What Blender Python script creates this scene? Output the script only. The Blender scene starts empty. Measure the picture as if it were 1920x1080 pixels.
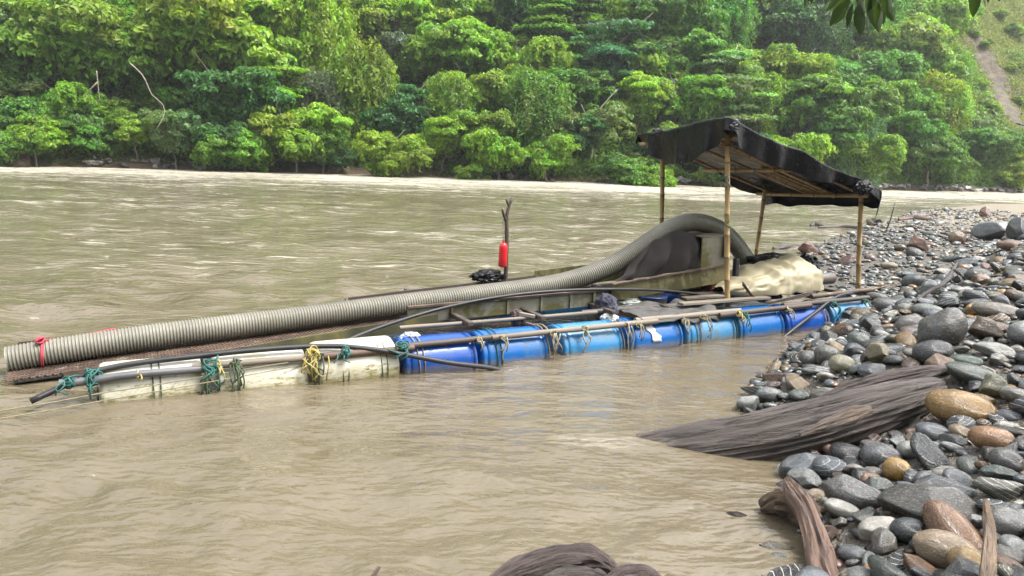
import bpy, bmesh, math, random
import numpy as np
from mathutils import Vector, Matrix

sc = bpy.context.scene
col = sc.collection
rad = math.radians

# ------------------------------------------------------------------ camera
F, CAMH, PITCH, ROLL = 1400.0, 2.2, rad(9.8), rad(2.0)      # focal length in px of a 1920 wide frame
fw = np.array([0, math.cos(PITCH), -math.sin(PITCH)])
_r = np.array([1.0, 0, 0]); _u = np.cross(_r, fw)
CR = _r * math.cos(ROLL) + _u * math.sin(ROLL)
CU = -_r * math.sin(ROLL) + _u * math.cos(ROLL)
CAM = np.array([0, 0, CAMH])
cam = bpy.data.objects.new('camera', bpy.data.cameras.new('camera'))
cam.data.sensor_width = 36; cam.data.lens = 36 * F / 1920
cam.data.clip_start = 0.05; cam.data.clip_end = 2000
cam.matrix_world = Matrix(((CR[0], CU[0], -fw[0], CAM[0]), (CR[1], CU[1], -fw[1], CAM[1]),
                           (CR[2], CU[2], -fw[2], CAM[2]), (0, 0, 0, 1)))
col.objects.link(cam); sc.camera = cam

# ------------------------------------------------------------------ light
SUN_EL, SUN_AZ = rad(62), rad(100)       # azimuth clockwise from +Y: high, over the cobble shore
world = bpy.data.worlds.new('World'); sc.world = world; world.use_nodes = True
wn, wl = world.node_tree.nodes, world.node_tree.links
wn.clear()
sky = wn.new('ShaderNodeTexSky'); sky.sky_type = 'NISHITA'; sky.sun_disc = False
sky.sun_elevation = SUN_EL; sky.sun_rotation = SUN_AZ
sky.air_density = 1.0; sky.dust_density = 4.0; sky.ozone_density = 1.0
hs = wn.new('ShaderNodeHueSaturation'); hs.inputs['Saturation'].default_value = 0.2; hs.inputs['Value'].default_value = 1.55     # thin bright white overcast
bg = wn.new('ShaderNodeBackground'); bg.inputs['Strength'].default_value = 0.15
wo = wn.new('ShaderNodeOutputWorld')
wl.new(sky.outputs[0], hs.inputs['Color']); wl.new(hs.outputs[0], bg.inputs['Color']); wl.new(bg.outputs[0], wo.inputs[0])
sun = bpy.data.objects.new('sun', bpy.data.lights.new('sun', 'SUN'))
sun.data.energy = 2.0; sun.data.angle = rad(14); sun.data.color = (1.0, 0.95, 0.86)
_sd = Vector((math.sin(SUN_AZ) * math.cos(SUN_EL), math.cos(SUN_AZ) * math.cos(SUN_EL), math.sin(SUN_EL)))
sun.rotation_euler = _sd.to_track_quat('Z', 'Y').to_euler()
col.objects.link(sun)
sc.view_settings.view_transform = 'Standard'; sc.view_settings.look = 'None'
sc.view_settings.gamma = 1; sc.view_settings.exposure = 1.32
try: sc.view_settings.use_curve_mapping = False
except Exception: pass
cy = sc.cycles
cy.max_bounces = 6; cy.diffuse_bounces = 3; cy.glossy_bounces = 3; cy.transmission_bounces = 3
cy.transparent_max_bounces = 4; cy.volume_bounces = 0
cy.caustics_reflective = False; cy.caustics_refractive = False

# ------------------------------------------------------------------ helpers
rng = np.random.default_rng(7)
random.seed(7)

def ray(px, py):
    d = fw * F + CR * (px - 960) - CU * (py - 540)
    return d / np.linalg.norm(d)
def at(px, py, z=0.0):
    d = ray(px, py); return CAM + d * ((z - CAMH) / d[2])
def proj(p):
    q = np.asarray(p, float) - CAM; w = q @ fw
    return 960 + F * (q @ CR) / w, 540 - F * (q @ CU) / w, w

def hash3(i, j, k, seed):
    n = (i * 374761393 + j * 668265263 + k * 1274126177 + seed * 974711) & 0xffffffff
    n = ((n ^ (n >> 13)) * 1103515245) & 0xffffffff
    n = ((n ^ (n >> 16)) * 2654435761) & 0xffffffff
    return ((n ^ (n >> 15)) & 0xffff) / 65535.0
def vnoise(p, seed=0):
    p = np.asarray(p, float); i = np.floor(p).astype(np.int64); f = p - i; f = f * f * (3 - 2 * f)
    r = 0
    for a in (0, 1):
        for b in (0, 1):
            for c in (0, 1):
                w = (f[..., 0] if a else 1 - f[..., 0]) * (f[..., 1] if b else 1 - f[..., 1]) * (f[..., 2] if c else 1 - f[..., 2])
                r = r + w * hash3(i[..., 0] + a, i[..., 1] + b, i[..., 2] + c, seed)
    return r * 2 - 1
def fbm(p, seed=0, oct=3):
    p = np.asarray(p, float); r = 0; a = 1.0
    for o in range(oct):
        r = r + a * vnoise(p * 2 ** o, seed + o); a *= 0.5
    return r / 1.75

def mesh_np(name, v, f, smooth=True, mats=(), col_attr=None):
    """v Nx3, f list of lists or an array MxK"""
    me = bpy.data.meshes.new(name)
    v = np.asarray(v, np.float32)
    if isinstance(f, np.ndarray):
        k = f.shape[1]; n = len(f)
        me.vertices.add(len(v)); me.vertices.foreach_set('co', v.ravel())
        me.loops.add(n * k); me.loops.foreach_set('vertex_index', f.ravel().astype(np.int32))
        me.polygons.add(n); me.polygons.foreach_set('loop_start', np.arange(0, n * k, k, dtype=np.int32))
        me.update(calc_edges=True)
    else:
        me.from_pydata(v.tolist(), [], f)
    if smooth: me.polygons.foreach_set('use_smooth', np.ones(len(me.polygons), bool))
    if col_attr is not None:
        a = me.color_attributes.new('tint', 'FLOAT_COLOR', 'POINT')
        a.data.foreach_set('color', np.asarray(col_attr, np.float32).ravel())
    for m in mats: me.materials.append(m)
    me.validate(); me.update()
    return me
def link(name, me, parent=None, loc=None, mat4=None):
    o = bpy.data.objects.new(name, me); col.objects.link(o)
    if parent is not None: o.parent = parent
    if loc is not None: o.location = loc
    if mat4 is not None: o.matrix_basis = mat4
    return o
def tag(o, label=None, cat=None, group=None, kind=None):
    if label: o['label'] = label
    if cat: o['category'] = cat
    if group: o['group'] = group
    if kind: o['kind'] = kind
    return o
def empty(name, loc=(0, 0, 0)):
    o = bpy.data.objects.new(name, None); col.objects.link(o); o.location = [float(x) for x in loc]
    o.empty_display_size = 0.2
    return o

def spline(pts, n):
    """Catmull-Rom through pts, n samples"""
    P = np.asarray(pts, float); m = len(P)
    Q = np.vstack([2 * P[0] - P[1], P, 2 * P[-1] - P[-2]])
    seg = np.r_[0, np.cumsum(np.linalg.norm(np.diff(P[:, :3], axis=0), axis=1))]
    t = np.interp(np.linspace(0, seg[-1], n), seg, np.arange(m))
    i = np.minimum(t.astype(int), m - 2); f = (t - i)[:, None]
    a, b, c, d = Q[i], Q[i + 1], Q[i + 2], Q[i + 3]
    return 0.5 * (2 * b + (c - a) * f + (2 * a - 5 * b + 4 * c - d) * f ** 2 + (3 * b - a - 3 * c + d) * f ** 3)

class MB:
    def __init__(s): s.v = []; s.f = []; s.n = 0
    def add(s, v, f):
        v = np.asarray(v, float)
        s.f += [[i + s.n for i in q] for q in f]; s.v.append(v); s.n += len(v); return s
    def box(s, c, size, R=None):
        x, y, z = [a / 2 for a in size]
        v = np.array([[-x, -y, -z], [x, -y, -z], [x, y, -z], [-x, y, -z], [-x, -y, z], [x, -y, z], [x, y, z], [-x, y, z]])
        if R is not None: v = v @ np.asarray(R).T
        return s.add(v + np.asarray(c), [[3, 2, 1, 0], [4, 5, 6, 7], [0, 1, 5, 4], [1, 2, 6, 5], [2, 3, 7, 6], [3, 0, 4, 7]])
    def bar(s, p, q, w, h, up=(0, 0, 1)):
        p, q = np.asarray(p, float), np.asarray(q, float); d = q - p; L = np.linalg.norm(d); d /= L
        y = np.cross(up, d); y /= np.linalg.norm(y); z = np.cross(d, y)
        return s.box((p + q) / 2, (L, w, h), np.array([d, y, z]).T)
    def tube(s, pts, r, seg=10, cap=True, shape=None, up=(0.13, 0.21, 0.97)):
        P = np.asarray(pts, float); n = len(P); r = np.broadcast_to(np.asarray(r, float), (n,))
        T = np.gradient(P, axis=0); T /= np.linalg.norm(T, axis=1)[:, None] + 1e-12
        N = np.cross(np.asarray(up), T[0])
        if np.linalg.norm(N) < 1e-3: N = np.cross((1, 0, 0), T[0])
        N /= np.linalg.norm(N); ang = np.linspace(0, 2 * math.pi, seg, endpoint=False)
        V = []
        for i in range(n):
            N = N - T[i] * (N @ T[i]); N /= np.linalg.norm(N); B = np.cross(T[i], N)
            k = shape(i / (n - 1), ang) if shape is not None else (np.ones(seg), np.ones(seg))
            V.append(P[i] + r[i] * (np.outer(np.cos(ang) * k[0], N) + np.outer(np.sin(ang) * k[1], B)))
        f = [[i * seg + j, i * seg + (j + 1) % seg, (i + 1) * seg + (j + 1) % seg, (i + 1) * seg + j] for i in range(n - 1) for j in range(seg)]
        if cap: f += [list(range(seg))[::-1], [(n - 1) * seg + j for j in range(seg)]]
        return s.add(np.vstack(V), f)
    def build(s, name, mat, parent=None, smooth=True, angle=None, tint=None, fn=None):
        v = np.vstack(s.v)
        if fn is not None: v = fn(v)
        me = mesh_np(name, v, s.f, smooth, [mat], tint)
        if smooth and angle:
            try: me.set_sharp_from_angle(angle=rad(angle))
            except Exception: pass
        return link(name, me, parent)

def bevel(o, w=0.004, seg=2):
    m = o.modifiers.new('bevel', 'BEVEL'); m.width = w; m.segments = seg; m.limit_method = 'ANGLE'; m.angle_limit = rad(40); return o
def sheet(name, P, mat, parent=None, thick=0.006, sub=0):
    """P: n x m x 3 grid"""
    n, m, _ = P.shape
    idx = np.arange(n * m).reshape(n, m)
    f = np.stack([idx[:-1, :-1], idx[1:, :-1], idx[1:, 1:], idx[:-1, 1:]], -1).reshape(-1, 4)
    o = link(name, mesh_np(name, P.reshape(-1, 3), f, True, [mat]), parent)
    if thick:
        md = o.modifiers.new('thickness', 'SOLIDIFY'); md.thickness = thick; md.offset = 0
    if sub:
        md = o.modifiers.new('smooth', 'SUBSURF'); md.levels = sub; md.render_levels = sub
    return o

# ------------------------------------------------------------------ materials
class NT:
    def __init__(s, name):
        s.m = bpy.data.materials.new(name); s.m.use_nodes = True; s.t = s.m.node_tree; s.t.nodes.clear()
        s.out = s.t.nodes.new('ShaderNodeOutputMaterial')
        s.tc = None
    def n(s, kind, ins=None, **kw):
        nd = s.t.nodes.new('ShaderNode' + kind)
        for k, v in kw.items(): setattr(nd, k, v)
        for k, v in (ins or {}).items(): s.set(nd.inputs[k], v)
        return nd
    def set(s, sock, v):
        if isinstance(v, bpy.types.NodeSocket): s.t.links.new(v, sock)
        elif isinstance(v, bpy.types.Node): s.t.links.new(v.outputs[0], sock)
        else:
            if isinstance(v, (tuple, list)) and len(v) == 3 and sock.type == 'RGBA': v = (*v, 1)
            sock.default_value = v
    def coord(s, which='Object'):
        if s.tc is None: s.tc = s.n('TexCoord')
        return s.tc.outputs[which]
    def geo(s): return s.n('NewGeometry').outputs['Position']
    def mapv(s, vec, scale=(1, 1, 1), loc=(0, 0, 0), rot=(0, 0, 0)):
        return s.n('Mapping', {'Vector': vec, 'Scale': scale, 'Location': loc, 'Rotation': rot}).outputs[0]
    def noise(s, vec, scale, detail=4, rough=0.55, dist=0.0):
        return s.n('TexNoise', {'Vector': vec, 'Scale': scale, 'Detail': detail, 'Roughness': rough, 'Distortion': dist}).outputs['Fac']
    def ramp(s, fac, stops, interp='LINEAR'):
        r = s.n('ValToRGB', {'Fac': fac}); r.color_ramp.interpolation = interp
        e = r.color_ramp.elements
        while len(e) < len(stops): e.new(0.5)
        for el, (p, c) in zip(e, stops):
            el.position = p; el.color = (*c, 1) if isinstance(c, tuple) else (c, c, c, 1)
        return r.outputs['Color']
    def mix(s, fac, a, b, mode='MIX'):
        m = s.n('Mix', data_type='RGBA', blend_type=mode)
        s.set(m.inputs[0], fac); s.set(m.inputs[6], a); s.set(m.inputs[7], b)
        return m.outputs[2]
    def math(s, op, a, b=0.0, clamp=False):
        m = s.n('Math', operation=op, use_clamp=clamp); s.set(m.inputs[0], a); s.set(m.inputs[1], b); return m.outputs[0]
    def bump(s, h, strength=0.3, dist=0.01, normal=None):
        b = s.n('Bump', {'Height': h, 'Strength': strength, 'Distance': dist})
        if normal is not None: s.set(b.inputs['Normal'], normal)
        return b.outputs[0]
    def bsdf(s, color, rough=0.6, normal=None, spec=0.5, metal=0.0, **extra):
        p = s.n('BsdfPrincipled')
        s.set(p.inputs['Base Color'], color); s.set(p.inputs['Roughness'], rough); s.set(p.inputs['Metallic'], metal)
        s.set(p.inputs['Specular IOR Level'], spec)
        if normal is not None: s.set(p.inputs['Normal'], normal)
        for k, v in extra.items(): s.set(p.inputs[k], v)
        return p
    def done(s, shader):
        s.t.links.new(shader.outputs[0] if isinstance(shader, bpy.types.Node) else shader, s.out.inputs['Surface']); return s.m

def simple(name, c1, c2, scale=6, rough=(0.4, 0.7), bump=0.2, bscale=None, bdist=0.01, stretch=(1, 1, 1), spec=0.5, metal=0.0, third=None):
    t = NT(name); v = t.mapv(t.coord(), stretch)
    n1 = t.noise(v, scale, 5, 0.6)
    c = t.ramp(n1, [(0.35, c1), (0.65, c2)])
    if third:
        n3 = t.noise(v, third[1], 5, 0.65, 0.3)
        c = t.mix(t.ramp(n3, [(third[2], 0.0), (third[2] + 0.1, 1.0)]), c, third[0])
    n2 = t.noise(v, bscale or scale * 5, 4, 0.6)
    r = t.n('MapRange', {'Value': n1, 'From Min': 0.3, 'From Max': 0.7, 'To Min': rough[0], 'To Max': rough[1]}).outputs[0]
    return t.done(t.bsdf(c, r, t.bump(n2, bump, bdist), spec, metal))

def leaf_mat(name, trans=0.42, own_color=False, rough=0.5):
    t = NT(name)
    oi = t.n('ObjectInfo'); at_ = t.n('Attribute', attribute_name='tint')
    base = oi.outputs['Color']
    c = t.mix(1.0, base, at_.outputs['Color'], 'MULTIPLY')
    ns = t.noise(t.coord(), 0.55, 2, 0.5)                       # drifts of younger, yellower leaves
    c = t.mix(t.ramp(ns, [(0.42, 0.0), (0.68, 0.55)]), c, t.mix(1.0, c, (1.22, 1.18, 0.8), 'MULTIPLY'))
    p = t.bsdf(c, rough, spec=0.35)
    tr = t.n('BsdfTranslucent', {'Color': t.mix(1.0, c, (1.25, 1.3, 0.55), 'MULTIPLY')})
    mx = t.n('MixShader', {0: trans, 1: p.outputs[0], 2: tr.outputs[0]})
    return t.done(mx)
M = {}
M['leaf'] = leaf_mat('foliage')
M['bark'] = simple('bark', (0.09, 0.07, 0.05), (0.2, 0.17, 0.13), 5, (0.7, 0.9), 0.5, stretch=(1, 1, 0.3))
M['bark_pale'] = simple('pale_bark', (0.28, 0.24, 0.17), (0.42, 0.38, 0.3), 5, (0.7, 0.9), 0.4, stretch=(1, 1, 0.3))

# ================================================================== far hillside
BX = np.array([-160, -110, -75, -47.5, -30.5, -15.3, -0.4, 18.6, 40.9, 69.8, 110, 170, 240.0])
BY = np.array([40, 50, 60, 69.4, 76, 79.6, 79.4, 80.0, 91.3, 103.8, 121, 148, 180.0])
def bank_y(x): return np.interp(x, BX, BY)
def hill(x, y):
    x = np.asarray(x, float); y = np.asarray(y, float)
    d = (y - bank_y(x)) * 0.93 + 0.5 * vnoise(np.stack([x * 0.35, x * 0, x * 0], -1), 3)
    z = np.interp(d, [-6, -0.4, 0.0, 0.8, 2.0, 6, 9, 32, 100, 140], [-3, -0.35, 0.05, 0.7, 1.25, 2.6, 4.3, 22, 94, 128])
    p = np.stack([x, y, 0 * x], -1)
    return z + np.clip(d / 12, 0, 1) * (2.2 * fbm(p * 0.05, 11) + 0.7 * fbm(p * 0.22, 12)) + np.clip(d, 0, 1) * 0.22 * fbm(p * 0.9, 13)
def hit_hill(px, py, hc=0.0):
    d = ray(px, py); t = np.arange(50, 260, 0.25); P = CAM + d * t[:, None]
    below = P[:, 2] < hill(P[:, 0], P[:, 1]) + hc
    k = int(np.argmax(below)) if below.any() else len(t) - 1
    return P[k], t[k]

t = NT('hillside_soil')
pos = t.geo()
n1 = t.noise(pos, 0.25, 5, 0.6); n2 = t.noise(pos, 1.7, 6, 0.65)
soil = t.ramp(n2, [(0.3, (0.035, 0.026, 0.016)), (0.7, (0.11, 0.07, 0.04))])
green = t.ramp(n2, [(0.3, (0.018, 0.035, 0.01)), (0.7, (0.06, 0.09, 0.022))])
hgt = t.n('SeparateXYZ', {0: pos}).outputs['Z']
up = t.math('ADD', t.math('MULTIPLY', hgt, 0.42), t.math('MULTIPLY', n1, 1.2))
c = t.mix(t.ramp(up, [(0.75, 0.0), (1.0, 1.0)]), soil, green)
M['hill'] = t.done(t.bsdf(c, 0.9, t.bump(n2, 0.8, 0.25)))
xs = np.r_[np.linspace(-150, -70, 30), np.linspace(-68, 115, 260), np.linspace(119, 230, 35)]
ds = np.r_[np.linspace(-6, -1, 4), np.linspace(-0.8, 3, 16), np.linspace(3.4, 14, 24), np.linspace(15, 130, 90)]
X, D = np.meshgrid(xs, ds, indexing='ij'); Y = bank_y(X) + D / 0.93
P = np.stack([X, Y, hill(X, Y)], -1)
hillside = sheet('hillside', P, M['hill'], thick=0)
tag(hillside, kind='structure')

# unseen near valley side behind the viewer, added to shut out low sky
xs2 = np.linspace(-150, 200, 71); ys2 = np.linspace(-12, -78, 24); X, Y = np.meshgrid(xs2, ys2, indexing='ij'); dd_ = -12 - Y
P = np.stack([X, Y, 0.6 + 0.85 * dd_ + 2.0 * fbm(np.stack([X, Y, 0 * X], -1) * 0.08, 15)], -1); P[:, 0, 2] = -0.5
blocking_slope = sheet('unseen_blocking_slope', P, M['hill'], thick=0); tag(blocking_slope, kind='structure')

# open grassy landslip slope, upper end of the far bank
SL = [(1812, 20), (1828, 75), (1848, 110), (1866, 150), (1884, 190), (1905, 235)]
cl = np.array([hit_hill(*p)[0] for p in SL]); cl = spline(cl, 40)
wid = np.interp(np.linspace(0, 1, 40), [0, 0.25, 0.6, 1], [2.0, 6.0, 6.8, 4.5])
P = np.zeros((40, 13, 3))
for i in range(40):
    for j in range(13):
        o = (j / 12 - 0.5) * 2 * (wid[i] + 2.0 * vnoise(np.array([i * 0.6, (j > 6) * 9.0, 0]), 5))
        x, y = cl[i, 0] + o, cl[i, 1] + 0.25 * o
        P[i, j] = (x, y, hill(x, y) + 0.28 - 0.25 * abs(o) / wid[i])
M['slip'] = simple('eroded_soil', (0.03, 0.026, 0.02), (0.12, 0.095, 0.06), 0.9, (0.85, 0.95), 0.9, 3.0, 0.25)
slip = sheet('landslip_gully', P, M['slip'], thick=0); tag(slip, kind='structure')

# ---------------------------------------------------------------- foliage generators (unit crowns)
def unit(v): return v / (np.linalg.norm(v, axis=-1, keepdims=True) + 1e-9)
def leaf_mesh(name, C, Nn, size, g, asp=0.5, droop=0.7, tint=None):
    """one folded two-triangle leaf per row of C"""
    n = len(C)
    Nn = unit(Nn + 0.45 * g.normal(size=(n, 3)))
    d = unit(g.normal(size=(n, 3)) + np.array([0, 0, -droop]) + 0.3 * Nn); d = unit(d - Nn * (d * Nn).sum(1, keepdims=True) * 0.85)
    s = unit(np.cross(Nn, d)); L = size[:, None]; W = L * asp * 0.5
    V = np.stack([C - d * L * 0.5, C + s * W + Nn * W * 0.35 - d * L * 0.06, C + d * L * 0.5 - Nn * L * 0.12, C - s * W + Nn * W * 0.35 - d * L * 0.06], 1).reshape(-1, 3)
    i = np.arange(n) * 4
    f = np.concatenate([np.stack([i, i + 1, i + 2], 1), np.stack([i, i + 2, i + 3], 1)])
    if tint is None: tint = np.ones((n, 3))
    tv = tint * (1 + 0.24 * g.normal(size=(n, 1)).clip(-2, 2)) * (1 + 0.05 * g.normal(size=(n, 3)))
    tv = np.c_[tv.clip(0.25, 2.0), np.ones(n)]
    return mesh_np(name, V, f, False, [M['leaf']], np.repeat(tv, 4, 0))
def puff(g, c, r, flat, n, shell=0.3, low=-0.35):
    u = unit(g.normal(size=(n * 2, 3))); u = u[u[:, 2] > low][:n]
    k = 1 - shell * g.random((len(u), 1)) ** 1.6 + 0.10 * g.random((len(u), 1))
    lump = 1 + 0.25 * vnoise(u * 2.1 + c * 7, 5)[:, None]
    return c + u * k * lump * np.array([r, r, r * flat]), unit(u * np.array([1, 1, 1 / flat]) + np.array([0, 0, 0.55]))
def crown_mesh(style, seed):
    g = np.random.default_rng(seed); C = []; N = []; S = []; T = []
    def put(c, n, size, hue):
        C.append(c); N.append(n); S.append(size * (0.65 + 0.7 * g.random(len(c)))); T.append(np.broadcast_to(hue, (len(c), 3)))
    def hue(): return np.array([1 + 0.12 * g.normal(), 1 + 0.08 * g.normal(), 1 + 0.15 * g.normal()]).clip(0.6, 1.5) * min(max(1 + 0.2 * g.normal(), 0.6), 1.5)
    if style in ('broad', 'shrub', 'loose', 'ragged'):
        k = dict(broad=92, shrub=60, loose=44, ragged=70)[style]; lo = dict(broad=-0.45, shrub=-0.6, loose=-0.3, ragged=-0.75)[style]
        asym = 1 + 0.25 * g.normal(size=6).clip(-1, 1)
        nl_ = dict(broad=7, shrub=5, loose=6, ragged=8)[style]
        LB = [(np.array([0.0, 0, 0.12]), 0.5)]
        for q in range(nl_):
            a_ = q * 2.4 + g.normal() * 0.4; w_ = g.uniform(0.38, 0.66); LB.append((np.array([math.cos(a_) * w_, math.sin(a_) * w_, g.uniform(lo * 0.7, 0.42)]), g.uniform(0.26, 0.46) * (0.8 if style == 'ragged' else 1)))
        per = int(k * 2.1 / len(LB))
        for lc, lr in LB:
            lh = hue()
            for i in range(int(per * (lr / 0.38) ** 2) + 4):
                u = unit(g.normal(size=3))
                while u[2] < -0.5: u = unit(g.normal(size=3))
                c = lc + u * lr * (0.7 + 0.45 * g.random()) * np.array([1, 1, 0.8]); r = (0.085 + 0.105 * g.random()) * (0.85 if style == 'loose' else 1)
                h_ = lh * 0.5 + hue() * 0.5
                c_, n_ = puff(g, c, r, 0.5 + 0.35 * g.random(), int((92 if style != 'loose' else 55) * (r / 0.14) ** 1.5), 0.35, -0.25)
                put(c_, n_ + 0.3 * u, 0.082, h_)
                if style in ('broad', 'ragged') and g.random() < 0.22:
                    for q in range(3):
                        b = c + np.array([*(g.normal(size=2) * r * 0.6), -r * 0.25]); L = 0.08 + 0.25 * g.random()
                        z = np.linspace(0, L, int(45 * L) + 3); put(b + np.c_[0.02 * g.normal(size=(len(z), 2)), -z], np.c_[g.normal(size=(len(z), 2)), 0.2 + 0 * z], 0.06, h_)
        n_in = 1500 if style != 'loose' else 150
        u = unit(g.normal(size=(n_in, 3))) * (0.2 + 0.38 * g.random((n_in, 1))) * np.array([1, 1, 0.75]); put(u, unit(u), 0.1, np.array([0.9, 0.9, 0.9]))
    elif style == 'tower':            # tree wrapped in hanging vines
        for i in range(105):
            z = -1.15 + 2.1 * g.random(); a = g.random() * 6.283; w = np.interp(z, [-1.2, -0.6, 0.3, 0.75, 1.0], [0.42, 0.46, 0.58, 0.46, 0.12]) * (0.8 + 0.35 * g.random())
            c = np.array([math.cos(a) * w, math.sin(a) * w, z]); r = 0.10 + 0.12 * g.random()
            c_, n_ = puff(g, c, r, 0.8 + 0.7 * g.random(), int(170 * (r / 0.2) ** 1.5), low=-0.6); h = hue(); put(c_, n_, 0.072, h)
            for q in range(7):
                b = c + np.array([*(g.normal(size=2) * r * 0.8), -r * 0.3]); L = (0.1 + 0.36 * g.random() ** 1.6)
                zz = np.linspace(0, L, int(75 * L) + 4)
                s_ = b + np.c_[0.03 * g.normal(size=(len(zz), 2)) + np.outer(zz, g.normal(size=2) * 0.25), -zz] + np.outer(zz, [0.12 * math.cos(a), 0.12 * math.sin(a), 0])
                put(s_, np.c_[math.cos(a) + 0.4 * g.normal(size=len(zz)), math.sin(a) + 0.4 * g.normal(size=len(zz)), 0.35 + 0 * zz], 0.056, h)
        n_in = 2200
        u = np.c_[g.normal(size=(n_in, 2)) * 0.2, -1.1 + 1.9 * g.random(n_in)]; put(u, g.normal(size=(n_in, 3)), 0.09, np.array([0.9] * 3))
    elif style == 'tier':
        for i in range(60):
            z = -0.45 + 1.15 * g.random(); a = g.random() * 6.283; w = (0.15 + 0.85 * g.random() ** 0.6) * np.interp(z, [-0.5, 0, 0.7], [0.75, 1.0, 0.35])
            c = np.array([math.cos(a) * w * 0.85, math.sin(a) * w * 0.85, z - 0.12 * w]); r = 0.2 + 0.16 * g.random()
            c_, n_ = puff(g, c, r, 0.22, int(190 * (r / 0.27) ** 1.6), 0.5, -0.1); put(c_, n_ + np.array([0, 0, 0.8]), 0.075, hue())
        n_in = 1200
        u = unit(g.normal(size=(n_in, 3))) * (0.55 * g.random((n_in, 1))) * np.array([1, 1, 0.7]); put(u, unit(u), 0.08, np.array([0.9] * 3))
    elif style == 'bigleaf':
        for i in range(14):
            u = unit(g.normal(size=3)); u[2] = abs(u[2]) - 0.2; c = u * (0.5 + 0.4 * g.random())
            c_, n_ = puff(g, c, 0.25, 0.5, 26, 0.8); put(c_, n_ + np.array([0, -0.6, 0.5]), 0.24, hue())
    return leaf_mesh('crown_' + style, np.vstack(C), np.vstack(N), np.concatenate(S), g, 0.5 if style != 'bigleaf' else 0.85, 0.7, np.vstack(T))
CROWNS = {}
for st, ks in dict(broad=(1, 2, 3), shrub=(4, 5), loose=(6, 7), ragged=(8, 9), tower=(10, 11), tier=(12, 13), bigleaf=(14,)).items():
    CROWNS[st] = [crown_mesh(st, 100 + k) for k in ks]

def trunk_mesh(seed, pale=False):
    g = np.random.default_rng(seed); b = MB()
    pts = [np.array([0.0, 0, 0])]
    for i in range(6): pts.append(pts[-1] + np.array([0.05 * g.normal(), 0.05 * g.normal(), 0.18]))
    pts = np.array(pts); pts[-1][2] = 1.08
    b.tube(pts, np.interp(np.linspace(0, 1, 7), [0, 0.08, 1], [0.052, 0.034, 0.012]), 7)
    for k in range(7):
        i = 3 + k % 4; a = k * 2.4 + g.random(); L = 0.3 + 0.3 * g.random()
        d = np.array([math.cos(a), math.sin(a), 0.55 + 0.4 * g.random()])
        q = [pts[i], pts[i] + d * L * 0.5 + 0.03 * g.normal(size=3), pts[i] + d * L]
        b.tube(spline(q, 5), np.linspace(0.017, 0.004, 5), 5)
    me = mesh_np('trunk', np.vstack(b.v), b.f, True, [M['bark_pale' if pale else 'bark']]); return me
TRUNKS = [trunk_mesh(s) for s in (1, 2, 3)]; TRUNK_PALE = trunk_mesh(4, True)
HUES = dict(lime=(0.138, 0.232, 0.02), bright=(0.11, 0.205, 0.02), mid=(0.066, 0.15, 0.022), deep=(0.034, 0.092, 0.024), blue=(0.044, 0.105, 0.05),
            olive=(0.11, 0.14, 0.04), grey=(0.10, 0.13, 0.075), pale=(0.11, 0.19, 0.065))
TREES = []; TROOT = []
def tree(px, py, rp, style, hue, hc, label, name=None, sz=1.0, group=None, pale=False, tall=None):
    """crown centred on the sight line through px, py where it passes hc metres above the slope"""
    if py > 240: py -= 9
    p, dist = hit_hill(px, py, hc); w = (p - CAM) @ fw; R = rp * w / F * 1.12
    if not pale: p, dist = hit_hill(px, py, min(hc, 0.85 * R * sz))
    gz = float(hill(p[0], p[1])); low = p[2] - gz
    nm = name or {'shrub': 'shrub', 'bigleaf': 'broadleaf_plant', 'tower': 'vine_draped_tree', 'tier': 'tiered_tree'}.get(style, 'forest_tree')
    root = empty(nm, (p[0], p[1], gz)); tag(root, label, 'shrub' if style == 'shrub' else 'plant' if style == 'bigleaf' else 'tree', group or ('shrubs along the far bank' if style == 'shrub' else 'trees on the far hillside'))
    V = CROWNS[style]; i = len(TREES)
    o = link('crown', V[i % len(V)], root, (0, 0, low)); o.scale = (R * (0.92 + 0.16 * random.random()), R * (0.92 + 0.16 * random.random()), R * sz); o.rotation_euler = (0, 0, random.random() * 6.28)
    h = np.array(HUES[hue]) * 1.35 * (1 + 0.10 * np.array([random.uniform(-1, 1), random.uniform(-.6, .6), random.uniform(-1, 1)])); o.color = (*h, 1)
    tr = link('trunk', TRUNK_PALE if pale else TRUNKS[i % 3], root, (0, 0, -0.25)); th = max(low + 0.25 + 0.25 * R * sz, 1.2)
    tr.scale = (R * 1.0, R * 1.0, th); tr.rotation_euler = (0, 0, random.random() * 6.28)
    TREES.append((px, py, rp)); TROOT.append((root, px, py)); return root
# trees one can tell apart, front to back
tree(60, 230, 72, 'shrub', 'mid', 2.0, 'round mid-green bush above the reddish soil at the upstream end of the far bank')
tree(150, 255, 75, 'shrub', 'mid', 2.2, 'dense green bush bulging over the rocky far waterline beside the dark hollow')
tree(205, 215, 55, 'loose', 'bright', 4.0, 'light green bush with bare pale stems beside the dark hollow')
tree(150, 105, 135, 'broad', 'bright', 6.5, 'big rounded bright green tree above the bush at the upstream end of the far bank')
tree(20, 130, 90, 'ragged', 'mid', 6.0, 'ragged green tree at the very upstream edge of the far forest')
tree(40, 190, 60, 'loose', 'olive', 3.5, 'sparse olive-brown small tree low at the upstream edge of the far forest')
tree(390, 95, 150, 'broad', 'lime', 7.5, 'largest yellow-green spreading tree standing over the dark hollow in the bank')
tree(430, 205, 105, 'ragged', 'deep', 5.2, 'drooping deep green tree whose branches overhang the dark hollow and rocks')
tree(350, 205, 60, 'broad', 'mid', 5.4, 'small green crown under the largest yellow-green tree beside the dark hollow')
tree(470, 260, 40, 'ragged', 'deep', 2.6, 'low dark foliage drooping to the waterline rocks')
tree(590, 105, 105, 'tower', 'lime', 6.5, 'tall vine-covered tree with yellow-green top above grey hanging vines', sz=1.15)
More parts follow.
